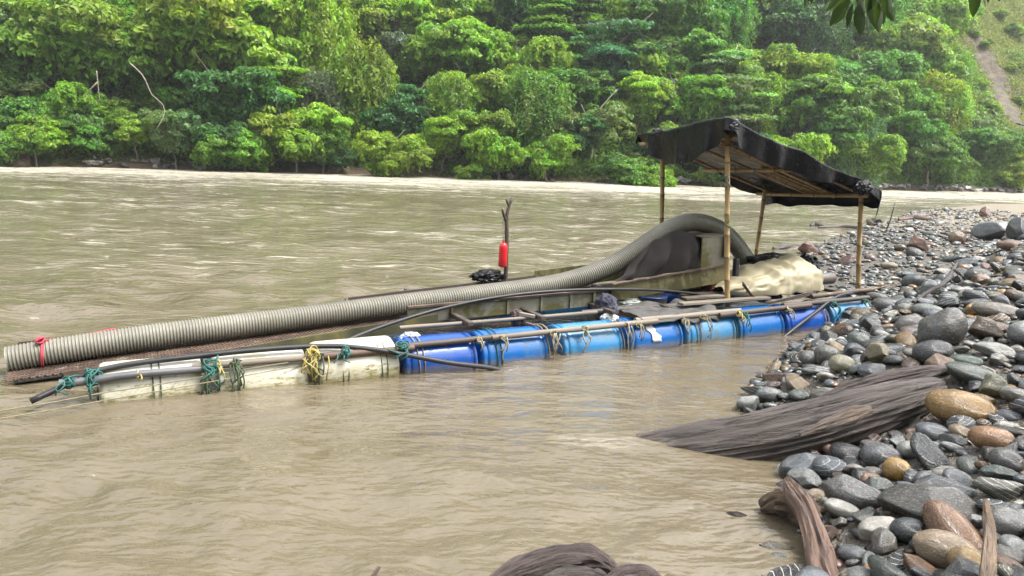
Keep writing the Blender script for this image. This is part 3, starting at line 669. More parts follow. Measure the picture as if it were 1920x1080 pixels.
BOULD = [  # px, py, width px, height px, colour, angular, label, tilt
 (1802, 765, 121, 76, (0.36, 0.22, 0.07), 0, 'largest smooth golden-brown boulder beside the upper end of the big log', 0.05),
 (1858, 824, 76, 54, (0.33, 0.17, 0.07), 0, 'orange-tan rounded boulder just below the golden-brown boulder', 0.05),
 (1681, 880, 50, 50, (0.4, 0.24, 0.06), 0, 'small ochre yellow upright stone below the big log', 0),
 (1652, 856, 72, 54, (0.12, 0.13, 0.15), 0, 'round blue-grey stone next to the small ochre stone', 0),
 (1706, 844, 46, 38, (0.36, 0.38, 0.36), 0, 'pale speckled egg-shaped stone above the ochre stone', 0),
 (1578, 955, 64, 42, (0.5, 0.51, 0.49), 0, 'whitest smooth stone behind the weathered root stump', 0),
 (1742, 942, 176, 72, (0.1, 0.1, 0.095), 1, 'long dark angular slab lying across the lower cobbles', -0.22),
 (1600, 925, 110, 74, (0.14, 0.145, 0.15), 1, 'broad grey faceted rock above the white stone', 0.1),
 (1775, 1030, 116, 72, (0.33, 0.25, 0.17), 0, 'large tan speckled boulder low in the cobbles by the upright stick', 0.08),
 (1812, 1052, 64, 58, (0.35, 0.24, 0.1), 0, 'ochre-tan stone tucked under the upright stick', 0),
 (1702, 995, 62, 54, (0.045, 0.055, 0.065), 0, 'glossy dark blue stone between the white stone and the speckled boulder', 0),
 (1884, 980, 74, 62, (0.17, 0.18, 0.185), 0, 'smooth grey boulder behind the upright stick', 0),
 (1874, 918, 92, 50, (0.15, 0.15, 0.135), 1, 'wide grey slab at the edge of view above the smooth grey boulder', 0.05),
 (1888, 866, 62, 50, (0.09, 0.095, 0.1), 0, 'dark banded oval boulder at the edge of view below the orange-tan boulder', 0.3),
 (1828, 703, 104, 40, (0.085, 0.11, 0.1), 0, 'long flat dark green stone above the golden-brown boulder', 0.12),
 (1812, 678, 60, 29, (0.08, 0.12, 0.1), 0, 'small deep green oval on the long flat green stone', 0),
 (1762, 684, 52, 50, (0.24, 0.15, 0.09), 1, 'rough rusty brown stone at the upper end of the big log', 0.1),
 (1864, 656, 74, 32, (0.4, 0.41, 0.4), 1, 'flat pale grey slab lying above the green stones', 0.06),
 (1749, 660, 70, 52, (0.085, 0.09, 0.1), 0, 'dark slate rounded boulder above the rusty brown stone', -0.3),
 (1866, 725, 52, 54, (0.2, 0.2, 0.13), 1, 'mossy olive block beside the golden-brown boulder', 0.1),
 (1421, 732, 64, 26, (0.075, 0.1, 0.11), 1, 'flat dark teal stone at the water edge behind the log', 0.05),
 (1402, 758, 46, 42, (0.3, 0.32, 0.32), 1, 'pale grey block standing in the water behind the log', 0),
 (1579, 682, 48, 38, (0.3, 0.29, 0.2), 0, 'cream and olive striped egg stone behind the log', 0.1),
 (1645, 662, 42, 50, (0.3, 0.26, 0.17), 1, 'yellowish broken block in the cobbles behind the log', 0),
 (1581, 645, 32, 23, (0.055, 0.08, 0.09), 0, 'small dark teal oval near the end of the drum row', 0),
 (1768, 614, 92, 84, (0.13, 0.135, 0.14), 1, 'big dark tilted slab at the middle of the cobble slope', -0.75),
 (1705, 606, 50, 38, (0.2, 0.195, 0.19), 0, 'long light grey stone beside the big dark tilted slab', -0.3),
 (1872, 583, 88, 36, (0.2, 0.18, 0.15), 0, 'long brownish grey loaf-shaped boulder high on the slope', 0.05),
 (1851, 616, 58, 48, (0.15, 0.11, 0.08), 1, 'rusty dark boulder under the loaf-shaped boulder', 0.15),
 (1740, 582, 57, 28, (0.24, 0.26, 0.25), 0, 'pale grey oval stone above the light grey stone', 0.05),
 (1667, 573, 52, 33, (0.15, 0.16, 0.17), 0, 'grey oval boulder near the end of the raft', 0.1),
 (1811, 493, 38, 29, (0.27, 0.29, 0.33), 1, 'pale blue-grey stone on the crest of the slope', 0),
 (1862, 432, 72, 48, (0.22, 0.24, 0.26), 1, 'big pale grey faceted boulder on the crest of the cobble bank', -0.1),
 (1911, 428, 40, 54, (0.1, 0.11, 0.115), 1, 'dark boulder at the edge of view on the crest', 0),
 (1897, 460, 46, 23, (0.24, 0.14, 0.09), 0, 'rusty brown oval stone under the crest boulders', 0),
 (1795, 445, 30, 31, (0.25, 0.17, 0.11), 0, 'brown egg-shaped stone standing beside the pale crest boulder', 0),
 (1518, 466, 40, 27, (0.2, 0.08, 0.05), 1, 'reddish angular rock at the tip of the gravel spit', 0.3),
 (1722, 457, 36, 34, (0.2, 0.09, 0.055), 1, 'red-brown angular rock on the gravel spit', 0.35),
 (1710, 527, 38, 32, (0.07, 0.085, 0.1), 0, 'dark navy oval stone on the slope above the raft end', -0.4),
 (1667, 498, 31, 18, (0.4, 0.35, 0.26), 0, 'cream smooth oval stone in the fine gravel', 0),
 (1590, 487, 42, 24, (0.18, 0.1, 0.085), 1, 'maroon flat rock lying in the gravel behind the outer post', -0.35),
 (1512, 672, 30, 24, (0.42, 0.24, 0.17), 1, 'pinkish orange chipped stone at the water edge', 0),
 (1848, 397, 20, 26, (0.22, 0.1, 0.06), 1, 'reddish upright rock on the skyline of the gravel bank', 0),
 (1456, 1036, 66, 26, (0.1, 0.085, 0.06), 1, 'wet brown rock half sunk beside the weathered stump', 0),
 (1462, 1058, 40, 16, (0.11, 0.12, 0.125), 0, 'small grey stone awash beside the weathered stump', 0),
]
def put_stone(px, py, wp, hp, colr, ang, tilt, k):
    p = hit_beach(px, py, 0.0); w = (p - CAM) @ fw
    a = wp * 0.5 * w / F; c = hp * 0.5 * w / F * 0.86; b = max(min(a, c * 1.3) * 0.95, a * 0.55)
    p = hit_beach(px, py, c * 0.75); w2 = (p - CAM) @ fw; s = w2 / w; a *= s; b *= s; c *= s
    yaw = math.atan2(-p[0], p[1]) + random.uniform(-0.15, 0.15)
    return p, a, b, c, yaw
for k, (px, py, wp, hp, colr, ang, lab, tilt) in enumerate(BOULD):
    p, a, b, c, yaw = put_stone(px, py, wp, hp, colr, ang, tilt, k)
    o = link('river_stone', (ANG if ang else SMOOTH)[k % 9]); zc = float(beach(p[0], p[1])) + c * 0.72 if k < 43 else c * 0.35
    o.matrix_basis = Matrix.Translation((p[0], p[1], zc)) @ spin(yaw, random.uniform(-0.1, 0.1), tilt) @ Matrix.Diagonal((a, b, c, 1))
    o.color = (*[q * 0.48 for q in colr], 1); tag(o, lab, 'stone', GR)
    w = settle(p[0], p[1], a, b, c, yaw)
    if w: commit(w, zc, c)
LOGP = [(at(1195, 858, -0.1)[:2]), (at(1750, 748, 0.45)[:2])]
def near_log(x, y, r):
    (x0, y0), (x1, y1) = LOGP; dx, dy = x1 - x0, y1 - y0; q = np.clip(((x - x0) * dx + (y - y0) * dy) / (dx * dx + dy * dy), 0, 1)
    if math.hypot(x - x0 - q * dx, y - y0 - q * dy) < 0.19 + r * 0.5: return True
    return any(math.hypot(x - a_[0], y - a_[1]) < 0.10 + r * 0.75 for a_ in STUMP)
STUMP = [at(px_, py_, 0.1) for px_, py_ in ((1470, 905), (1485, 930), (1450, 950), (1475, 955), (1500, 960), (1515, 995), (1530, 1030), (1545, 1075), (1440, 965), (1560, 1010))]
g = np.random.default_rng(99)
cand = []
def scatter(n, rmin, rmax, power, over, zone, ymax=44, yp=2.3):
    for _ in range(n):
        y = 2.9 + (ymax - 2.9) * g.random() ** yp; x = y * g.uniform(0.02, 0.86) + g.uniform(-0.5, 0.8)
        if not (HX0 + 0.4 < x < HX0 + HR * HN_ - 0.4): continue
        m = ZM(x, y); d = ZD(x, y)
        if zone == 'mound' and m < 0.02: continue
        if zone == 'spit' and (m > 0.15 or d < 0.0): continue
        if zone == 'any' and d < -0.12: continue
        r = rmin * (rmax / rmin) ** (g.random() ** power)
        if zone == 'spit' and r > 0.085 and vnoise(np.array([x * 0.5, y * 0.5, 0]), 77) < -0.3: continue
        if near_log(x, y, r): continue
        ang = g.random() < 0.55; a = r * g.uniform(1.0, 1.5); b = r * g.uniform(0.75, 1.0); c = r * g.uniform(0.42, 0.72); yaw = g.uniform(0, 6.283)
        w = settle(x, y, a, b, c, yaw)
        if w is None: continue
        i0, i1, j0, j1, q, ins = w
        if COV[i0:i1, j0:j1][ins].mean() > over: continue
        if r < 0.1 and COV[int((x - HX0) / HR), int((y - HY0) / HR)]: continue
        z = float(np.percentile(HF[i0:i1, j0:j1][ins], 55)) + c * 0.42
        sx_ = (HF[min(i1, HN_ - 1), (j0 + j1) // 2] - HF[i0, (j0 + j1) // 2]) / (2 * a); sy_ = (HF[(i0 + i1) // 2, min(j1, HM_ - 1)] - HF[(i0 + i1) // 2, j0]) / (2 * a)
        commit(w, z, c); cand.append((x, y, z, a, b, c, yaw, g.normal() * 0.22 + float(np.clip(sy_, -.5, .5)) * 0.3, g.normal() * 0.22 - float(np.clip(sx_, -.5, .5)) * 0.3, ang))
_zx, _zy = np.meshgrid(np.linspace(-2, 38, 401), np.linspace(2, 48, 461), indexing='ij')
_zm, _zd = sdist(MOUND, _zx, _zy), sdist(LAND, _zx, _zy)
def _samp(A, x, y): return A[int(np.clip((x + 2) * 10, 0, 400)), int(np.clip((y - 2) * 10, 0, 460))]
def ZM(x, y): return _samp(_zm, x, y)
def ZD(x, y): return _samp(_zd, x, y)
scatter(600, 0.11, 0.175, 1.5, 0.08, 'mound')
scatter(900, 0.09, 0.22, 1.4, 0.12, 'spit')
scatter(6000, 0.065, 0.13, 1.2, 0.22, 'mound')
scatter(8000, 0.04, 0.075, 1.0, 0.35, 'mound')
scatter(3500, 0.08, 0.16, 1.2, 0.2, 'mound', 32, 0.9)
scatter(4000, 0.045, 0.1, 1.0, 0.3, 'mound', 32, 0.9)
scatter(12000, 0.035, 0.1, 1.1, 0.42, 'spit', 44, 1.6)
scatter(7000, 0.02, 0.045, 1.0, 0.4, 'any')
scatter(9000, 0.018, 0.05, 0.9, 0.4, 'any', 10, 1.2)
cand = np.array(cand); gq = np.random.default_rng(5)
sizes = []
for r in cand:
    u_, v_, w_ = proj(r[:3]); inside = (-20 < u_ < 1940) and (-20 < v_ < 1100)
    sizes.append(r[3] * (r[4] + r[5]) / w_ ** 2 if inside else 0)
order = np.argsort(-np.array(sizes)); TOPN = 300
for k in order[:TOPN]:
    x, y, z, a, b, c, yaw, tx, ty, ang = cand[k]
    o = link('stone', (ANG if ang else SMOOTH)[k % 9], shore)
    o.matrix_basis = Matrix.Translation((x, y, z)) @ spin(yaw, tx, ty) @ Matrix.Diagonal((a, b, c, 1))
    cc = PC[gq.choice(len(PC), p=PW)] * gq.uniform(0.18, 0.66); o.color = (*cc, 1)
VV, FF, TT = [], [], []; nv = 0
for k in order[TOPN:]:
    x, y, z, a, b, c, yaw, tx, ty, ang = cand[k]
    v, f = LOWV[k % 12]
    Mx = np.array(spin(yaw, tx, ty).to_3x3()); v = (v * np.array([a, b, c])) @ Mx.T + np.array([x, y, z])
    VV.append(v); FF.append(f + nv); nv += len(v); cc = PC[gq.choice(len(PC), p=PW)] * gq.uniform(0.18, 0.66)
    TT.append(np.tile([*cc, gq.random()], (len(v), 1)))
peb = link('pebbles', mesh_np('pebbles', np.vstack(VV), np.vstack(FF), True, [M['stone_joined']], np.vstack(TT)))
tag(peb, 'smaller wet grey and brown cobbles and pebbles filling the shore', 'pebbles', kind='stuff')
print('stones', len(cand))

# rocks at the foot of the far bank
g = np.random.default_rng(12)
spots = [(30, 305, 60, 40, (0.13, 0.09, 0.07)), (631, 316, 34, 26, (0.1, 0.085, 0.075)), (960, 331, 26, 16, (0.16, 0.15, 0.14)), (390, 303, 40, 18, (0.12, 0.11, 0.1))]
for _ in range(46): x = g.uniform(160, 480); spots.append((x, 300 + x * 0.035 + g.uniform(-10, 2), g.uniform(10, 26), g.uniform(6, 13), (0.1, 0.09, 0.08)))
for _ in range(52): x = g.uniform(1140, 1360); spots.append((x, 345 - 6 * math.sin((x - 1140) / 70) + g.uniform(-5, 4), g.uniform(9, 22), g.uniform(6, 11), (0.085, 0.085, 0.085)))
for _ in range(50): x = g.uniform(1640, 1935); spots.append((x, 349 + (x - 1640) * 0.03 + g.uniform(-4, 4), g.uniform(10, 22), g.uniform(6, 10), (0.08, 0.075, 0.07)))
for _ in range(22): x = g.uniform(680, 1120); spots.append((x, 328 + (x - 680) * 0.025 + g.uniform(-3, 3), g.uniform(8, 18), g.uniform(5, 9), (0.13, 0.11, 0.1)))
for k, (px, py, wp, hp, cc) in enumerate(spots):
    p, _ = hit_hill(px, py, 0.15); w = (p - CAM) @ fw
    o = link('rock', ANG[k % 9], hillside); a = wp / 2 * w / F; c = hp / 2 * w / F
    o.matrix_basis = Matrix.Translation((p[0], p[1], max(p[2], 0.05))) @ spin(g.random() * 6.28, g.normal() * 0.2, g.normal() * 0.2) @ Matrix.Diagonal((a, a * 0.8, c, 1))
    o.color = (*(np.array(cc) * g.uniform(0.7, 1.4)), 1)

# ================================================================== the dredge raft (raft frame: s along, t away from the viewer, z up)
RA = np.array([-3.5, 6.11, 0.0]); RU = np.array([8, 4.23, 0.0]); RU /= np.linalg.norm(RU); RV = np.array([-RU[1], RU[0], 0])
RYAW = math.atan2(RU[1], RU[0])
def RW(s, t_, z): return RA + RU * s + RV * t_ + np.array([0, 0, z])
def rs(px, py, t_):
    d = ray(px, py); k = (t_ - (CAM - RA) @ RV) / (d @ RV); p = CAM + k * d; return np.array([(p - RA) @ RU, t_, p[2]])
def rfix(o, off):
    o.location = RW(*off); o.rotation_euler = (0, 0, RYAW); o['_off'] = [float(x) for x in off]; return o
def rempty(name, off): return rfix(empty(name), off)
def rb(mb, name, mat, parent=None, off=None, smooth=True, angle=None, fn=None, tint=None):
    """build raft-frame geometry; origin at off or at the parent's offset"""
    o_ = np.array(parent['_off'] if parent is not None else off, float)
    f2 = (lambda v: (fn(v) if fn else v) - o_)
    o = mb.build(name, mat, parent, smooth, angle, tint, f2)
    if parent is None: rfix(o, off)
    else: o['_off'] = [float(x) for x in o_]
    return o
def rsheet(name, P, mat, parent=None, off=None, thick=0.006, sub=0):
    o_ = np.array(parent['_off'] if parent is not None else off, float)
    o = sheet(name, P - o_, mat, parent, thick, sub)
    if parent is None: rfix(o, off)
    return o

# --- materials
def plastic(name, base, dirty, fade, amount):
    t = NT(name); pos = t.coord(); n1 = t.noise(pos, 3.0, 5, 0.65, 0.4); n2 = t.noise(t.mapv(pos, (1, 4, 4)), 9, 4, 0.7)
    c = t.mix(t.ramp(n1, [(0.35, 0.0), (0.7, 1.0)]), base, fade)
    d = t.ramp(t.math('ADD', t.math('MULTIPLY', n1, 0.6), t.math('MULTIPLY', n2, 0.4)), [(0.62 - amount, 0.0), (0.74 - amount, 0.75)])
    z = t.n('SeparateXYZ', {0: t.geo()}).outputs['Z']
    wl_ = t.math('MULTIPLY', t.ramp(t.math('ADD', t.math('MULTIPLY', z, 3.0), t.math('MULTIPLY', n2, 0.35)), [(0.2, 1.0), (0.36, 0.0)]), 0.55)   # silt line at the water
    c = t.mix(d, c, dirty); c = t.mix(wl_, c, (0.2, 0.165, 0.09))
    r = t.math('ADD', 0.22, t.math('MULTIPLY', d, 0.4))
    return t.done(t.bsdf(c, r, t.bump(n2, 0.12, 0.01), 0.5))
M['blue'] = plastic('blue_plastic', (0.004, 0.082, 0.30), (0.03, 0.065, 0.11), (0.010, 0.115, 0.34), 0.09)
M['blue_deep'] = plastic('deep_blue_plastic', (0.004, 0.045, 0.25), (0.02, 0.04, 0.11), (0.009, 0.065, 0.29), 0.05)
M['blue_fade'] = plastic('faded_blue_plastic', (0.02, 0.16, 0.36), (0.10, 0.115, 0.11), (0.05, 0.21, 0.4), 0.12)
t = NT('dirty_white_plastic'); pos = t.coord(); n1 = t.noise(pos, 2.5, 5, 0.65, 0.5); n2 = t.noise(t.mapv(pos, (1.5, 4, 4)), 6, 6, 0.75)
z = t.n('SeparateXYZ', {0: t.geo()}).outputs['Z']
c = t.ramp(n1, [(0.35, (0.36, 0.33, 0.235)), (0.65, (0.52, 0.51, 0.45))])
alg = t.ramp(t.math('SUBTRACT', t.math('ADD', n2, t.math('MULTIPLY', n1, 0.3)), t.math('MULTIPLY', z, 1.1)), [(0.55, 0.0), (0.66, 0.85)])
c = t.mix(alg, c, t.ramp(n2, [(0.5, (0.3, 0.26, 0.09)), (0.65, (0.05, 0.055, 0.015))]))
M['white'] = t.done(t.bsdf(c, 0.4, t.bump(n2, 0.15, 0.01)))
t = NT('corrugated_hose'); pos = t.coord(); n1 = t.noise(pos, 1.5, 5, 0.6); n2 = t.noise(pos, 8, 4, 0.65)
sx_ = t.n('SeparateXYZ', {0: pos}).outputs['X']
c = t.ramp(n1, [(0.3, (0.132, 0.124, 0.1)), (0.7, (0.215, 0.205, 0.172))])
c = t.mix(t.ramp(t.math('MULTIPLY', sx_, 0.1), [(0.575, 0.0), (0.6, 1.0)]), c, t.ramp(n1, [(0.3, (0.14, 0.128, 0.117)), (0.7, (0.21, 0.196, 0.183))]))
c = t.mix(t.ramp(n2, [(0.55, 0.0), (0.72, 0.5)]), c, (0.15, 0.125, 0.07))
M['hose'] = t.done(t.bsdf(c, 0.42, t.bump(n2, 0.15, 0.01)))
M['rubber'] = simple('black_rubber', (0.012, 0.012, 0.014), (0.03, 0.03, 0.032), 4, (0.35, 0.55), 0.15, spec=0.35)
M['pipe'] = simple('grey_pipe', (0.055, 0.055, 0.062), (0.12, 0.12, 0.125), 4, (0.3, 0.5), 0.15, stretch=(0.4, 1, 1), third=((0.1, 0.075, 0.05), 3, 0.55))
M['wood'] = simple('wet_timber', (0.03, 0.022, 0.018), (0.09, 0.066, 0.052), 5, (0.5, 0.75), 0.5, 14, stretch=(0.15, 1, 1))
M['wood_pale'] = simple('grey_timber', (0.10, 0.08, 0.062), (0.22, 0.19, 0.15), 5, (0.55, 0.8), 0.5, 14, stretch=(0.15, 1, 1))
M['steel'] = simple('mossy_steel', (0.13, 0.12, 0.085), (0.24, 0.225, 0.175), 2.5, (0.5, 0.75), 0.25, third=((0.1, 0.088, 0.02), 2.2, 0.5))
M['steel_moss'] = simple('yellow_mossy_steel', (0.105, 0.092, 0.036), (0.2, 0.18, 0.095), 3, (0.55, 0.8), 0.3, third=((0.055, 0.048, 0.012), 3.0, 0.45))
M['olive_steel'] = simple('algae_dark_steel', (0.035, 0.036, 0.018), (0.09, 0.085, 0.04), 3, (0.4, 0.65), 0.3, third=((0.13, 0.11, 0.03), 3.0, 0.56))
M['rust'] = simple('rusty_steel', (0.045, 0.028, 0.022), (0.13, 0.085, 0.06), 4, (0.55, 0.8), 0.4, third=((0.2, 0.17, 0.13), 6, 0.58))
M['mat'] = simple('dark_matting', (0.012, 0.011, 0.01), (0.035, 0.03, 0.025), 12, (0.8, 0.95), 0.6, 60)
M['net'] = simple('shade_net', (0.012, 0.009, 0.008), (0.034, 0.027, 0.024), 3, (0.8, 0.95), 0.5, 90)
M['plastic_black'] = simple('black_plastic_sheet', (0.004, 0.004, 0.005), (0.009, 0.009, 0.011), 3, (0.24, 0.36), 0.5, 3.5, 0.07, spec=0.2)
M['tan'] = simple('tan_tarpaulin', (0.27, 0.235, 0.15), (0.36, 0.32, 0.215), 1.5, (0.45, 0.6), 0.3, 9, 0.02)
M['navy'] = simple('navy_cloth', (0.02, 0.022, 0.04), (0.06, 0.06, 0.085), 5, (0.75, 0.9), 0.4, 50)
M['brown_cloth'] = simple('brown_cloth', (0.045, 0.03, 0.03), (0.1, 0.07, 0.065), 5, (0.75, 0.9), 0.4, 50)
M['grey_cloth'] = simple('wet_grey_cloth', (0.035, 0.034, 0.034), (0.085, 0.082, 0.078), 5, (0.65, 0.85), 0.4, 40)
M['bag'] = simple('white_plastic_bag', (0.6, 0.6, 0.62), (0.8, 0.8, 0.8), 5, (0.25, 0.4), 0.4, 20)
M['red'] = simple('red_plastic', (0.5, 0.012, 0.02), (0.62, 0.02, 0.025), 3, (0.25, 0.4), 0.1)
M['red_rope'] = simple('red_rope', (0.33, 0.03, 0.05), (0.5, 0.07, 0.09), 20, (0.7, 0.9), 0.3, 90)
M['green_rope'] = simple('green_rope', (0.013, 0.065, 0.058), (0.035, 0.15, 0.13), 18, (0.7, 0.9), 0.4, 90)
M['dark_rope'] = simple('dark_green_rope', (0.03, 0.05, 0.03), (0.08, 0.11, 0.06), 18, (0.7, 0.9), 0.4, 90)
M['yellow_rope'] = simple('yellow_rope', (0.26, 0.2, 0.05), (0.4, 0.33, 0.13), 18, (0.7, 0.9), 0.4, 90)
M['tan_rope'] = simple('tan_rope', (0.18, 0.155, 0.095), (0.32, 0.285, 0.2), 18, (0.7, 0.9), 0.4, 90)
M['mooring'] = simple('weathered_rope', (0.16, 0.135, 0.075), (0.26, 0.22, 0.13), 18, (0.7, 0.9), 0.4, 90)
M['engine'] = simple('maroon_engine_paint', (0.07, 0.012, 0.012), (0.14, 0.03, 0.025), 6, (0.4, 0.6), 0.2)
M['sticker'] = simple('torn_white_label', (0.6, 0.6, 0.62), (0.78, 0.78, 0.8), 5, (0.5, 0.7), 0.1)
t = NT('bamboo'); a = t.n('Attribute', attribute_name='tint'); n1 = t.noise(t.mapv(t.coord(), (3, 3, 0.6)), 5, 5, 0.6)
c = t.mix(t.ramp(n1, [(0.3, 0.0), (0.7, 1.0)]), (0.27, 0.17, 0.07), (0.42, 0.30, 0.15)); c = t.mix(1.0, c, a.outputs['Color'], 'MULTIPLY')
M['bamboo'] = t.done(t.bsdf(c, 0.45, t.bump(n1, 0.15, 0.01)))

def bamboo(name, p, q, r, parent, mat='bamboo', step=0.30, bend=0.02):
    p, q = np.asarray(p, float), np.asarray(q, float); L = np.linalg.norm(q - p); d = (q - p) / L
    n = int(L / step) + 1; ss = [0.0]; rr_ = [1.0]; tt_ = [1.0]
    for k in range(n + 1):
        c_ = (k + 0.4 + 0.15 * random.uniform(-1, 1)) * step
        if c_ > L - 0.04: break
        for e, m_, tn in ((-0.02, 0.98, 1.0), (-0.007, 1.16, 0.45), (0.0, 0.95, 0.35), (0.007, 1.12, 0.5), (0.02, 0.97, 1.1)): ss.append(c_ + e); rr_.append(m_); tt_.append(tn)
    ss.append(L); rr_.append(0.97); tt_.append(1.0); ss = np.array(ss)
    side = np.cross(d, [0.3, 0.5, 0.2]); ph = random.uniform(0, 3)
    P = p + np.outer(ss, d) + np.outer(bend * np.sin(ss / L * 3.1 + ph) - bend * math.sin(ph) * (1 - ss / L), side)
    b = MB(); b.tube(P, r * np.array(rr_) * (1 - 0.12 * ss / L), 12)
    tn = np.repeat(np.array(tt_), 12)[:, None] * np.ones((1, 3))
    return rb(b, name, M[mat], parent, tint=np.c_[tn, np.ones(len(tn))], angle=60)

# --- pontoon drums
raft = rempty('dredge_raft', (5.0, 1.2, 0.0))
tag(raft, 'long dredging raft of lashed blue and white plastic drums moored beside the cobble shore', 'raft')
DZ, DR = 0.0, 0.29
def dzs(s_): return float(np.interp(s_, [0, 3, 6, 10], [0.0, 0.012, 0.035, 0.055]))
def drum_mesh(kind):
    seg = 44; L = 0.87
    if kind == 'blue':
        pr = [(0, 0.0), (0.004, 0.255), (0.012, 0.272), (0.02, 0.285), (0.04, 0.289), (0.052, 0.284), (0.06, 0.272), (0.078, 0.272), (0.086, 0.284), (0.1, 0.291), (0.14, 0.289), (0.43, 0.292), (0.73, 0.289), (0.77, 0.291),
              (0.784, 0.284), (0.792, 0.272), (0.81, 0.272), (0.818, 0.284), (0.83, 0.289), (0.85, 0.285), (0.858, 0.272), (0.866, 0.255), (0.87, 0.0)]
        e = 1.0
    else:
        pr = [(0, 0.0), (0.0, 0.2), (0.006, 0.262), (0.022, 0.283), (0.05, 0.29), (0.2, 0.292), (0.43, 0.29), (0.66, 0.292), (0.82, 0.29), (0.848, 0.283), (0.864, 0.262), (0.87, 0.2), (0.87, 0.0)]
        e = 0.88
    a = np.linspace(0, 2 * math.pi, seg, endpoint=False); V = []
    for x, r in pr:
        cc, ss_ = np.cos(a), np.sin(a); V.append(np.stack([x + 0 * a, r * np.sign(cc) * np.abs(cc) ** e, r * np.sign(ss_) * np.abs(ss_) ** e], -1))
    n = len(pr); V = np.vstack(V)
    f = [[i * seg + j, i * seg + (j + 1) % seg, (i + 1) * seg + (j + 1) % seg, (i + 1) * seg + j] for i in range(n - 1) for j in range(seg)]
    me = mesh_np('drum', V, f, True, []); me.materials.append(None)
    try: me.set_sharp_from_angle(angle=rad(55))
    except Exception: pass
    return me
DB, DWm = drum_mesh('blue'), drum_mesh('white')
bungm = MB(); bungm.tube([(0.012, 0, 0), (-0.012, 0, 0), (-0.02, 0, 0)], [0.034, 0.034, 0.028], 14)
bung_me = mesh_np('bung', np.vstack(bungm.v), bungm.f, True, [M['rubber']])
ringm = MB(); _a = np.linspace(0, 6.283, 33); ringm.tube(np.stack([0 * _a, 0.276 * np.cos(_a), 0.276 * np.sin(_a)], -1), 0.008, 6)
def drum(s0, tc, kind, mat, label=None, dz=0.0, yaw=0.0, roll=0.0):
    o = link('drum', DB if kind == 'blue' else DWm, raft); off = np.array(raft['_off'])
    o.location = np.array([s0, tc, dzs(s0) + dz]) - off; o.rotation_euler = (roll, 0, yaw); o.scale = (0.965, 1, 1)
    o.material_slots[0].link = 'OBJECT'; o.material_slots[0].material = M[mat]
    if label: o['label'] = label
    for y_ in (0.14, -0.15):
        b_ = link('bung', bung_me, o, (0, y_, 0.02))
    return o
drum(0.0, 0.275, 'white', 'white', 'dirty white drum at the free end of the raft', 0.0, 0.01)
drum(0.94, 0.27, 'white', 'white', 'white drum streaked with green algae, second from the free end', -0.01, -0.01, 1)
drum(1.86, 0.27, 'white', 'white', 'cleanest white drum next to the first blue drum', 0.02, 0.02, 2)
for k, (s0, m_, lb) in enumerate([(2.75, 'blue_deep', 'deep blue drum next to the white drums'), (3.63, 'blue', 'bright blue drum with a scuffed lower side'), (4.66, 'blue_fade', 'faded blue drum with large grey scuffs'),
        (5.58, 'blue', 'blue drum with a torn white label'), (6.46, 'blue_fade', 'faded pale blue drum under the wet grey cloth'), (7.34, 'blue', 'blue drum below the tan tarpaulin'),
        (8.22, 'blue_deep', 'deep blue drum crossed by the short black hose'), (9.12, 'blue_fade', 'pale blue drum against the cobbles')]):
    drum(s0, 0.275, 'blue', m_, lb, random.uniform(-0.012, 0.015), random.uniform(-0.012, 0.012), k * 1.7)
for k in range(8): drum(2.75 + 0.9 * k, 2.25, 'blue', ['blue', 'blue_deep', 'blue', 'blue_fade'][k % 4], None, random.uniform(-0.01, 0.02), 0, k)
# torn label on one drum
P = np.zeros((9, 7, 3))
for i in range(9):
    an = math.pi - (0.95 - i / 8 * 0.85)
    for j in range(7):
        w_ = 0.05 + 0.04 * vnoise(np.array([i * 0.9, 0, 1.0]), 9) - 0.02 * (i / 8)
        P[i, j] = (5.88 + 0.12 * i / 8 + (j / 6 - 0.5) * 2 * w_ + 0.03 * vnoise(np.array([i * 0.7, j * 0.7, 0]), 3), 0.275 + 0.2985 * math.cos(an), dzs(5.6) + 0.2985 * math.sin(an))
rsheet('torn_label', P, M['sticker'], raft, thick=0.002)

# --- long poles on the drums
def pole(p, q, r, mat, name='side_pole', par=None, wob=0.012):
    n = 14; x = np.linspace(0, 1, n)[:, None]; P = np.asarray(p) * (1 - x) + np.asarray(q) * x
    P = P + wob * np.stack([0 * x[:, 0], vnoise(np.c_[x * 3 + p[0] * 3, x * 0, x * 0], 4), vnoise(np.c_[x * 3 + p[0], x * 0 + 5, x * 0], 5)], -1)
    b = MB(); b.tube(P, r * (1 + 0.06 * vnoise(np.c_[x * 6 + p[0], x * 0, x * 0], 6)), 10); return rb(b, name, M[mat], par or raft, angle=50)
pole((-0.28, 0.01, 0.225), (0.95, 0.015, 0.232), 0.036, 'pipe')
pole((0.75, 0.03, 0.245), (1.95, 0.03, 0.245), 0.034, 'wood_pale')
pole((1.8, 0.015, 0.245), (2.85, 0.02, 0.25), 0.036, 'rust')
pole((2.7, 0.05, 0.265), (3.95, 0.04, 0.28), 0.034, 'wood')
pole((3.75, 0.03, 0.28), (6.0, 0.04, 0.305), 0.034, 'wood_pale')
pole((5.7, 0.08, 0.32), (7.4, 0.07, 0.33), 0.036, 'wood_pale')
pole((7.0, 0.045, 0.31), (8.7, 0.05, 0.33), 0.036, 'wood')
pole((8.2, 0.1, 0.345), (9.95, 0.1, 0.36), 0.036, 'wood')
pole((8.9, 0.24, 0.41), (10.3, 0.28, 0.44), 0.034, 'rust')
pole((2.85, 0.46, 0.36), (5.4, 0.46, 0.365), 0.024, 'wood_pale', 'inner_pole')
pole((5.2, 0.5, 0.37), (8.6, 0.5, 0.375), 0.03, 'wood', 'inner_pole')
pole((2.7, 2.1, 0.36), (6.3, 2.1, 0.37), 0.034, 'wood', 'inner_pole'); pole((6.1, 2.12, 0.365), (9.9, 2.12, 0.37), 0.034, 'wood', 'inner_pole')
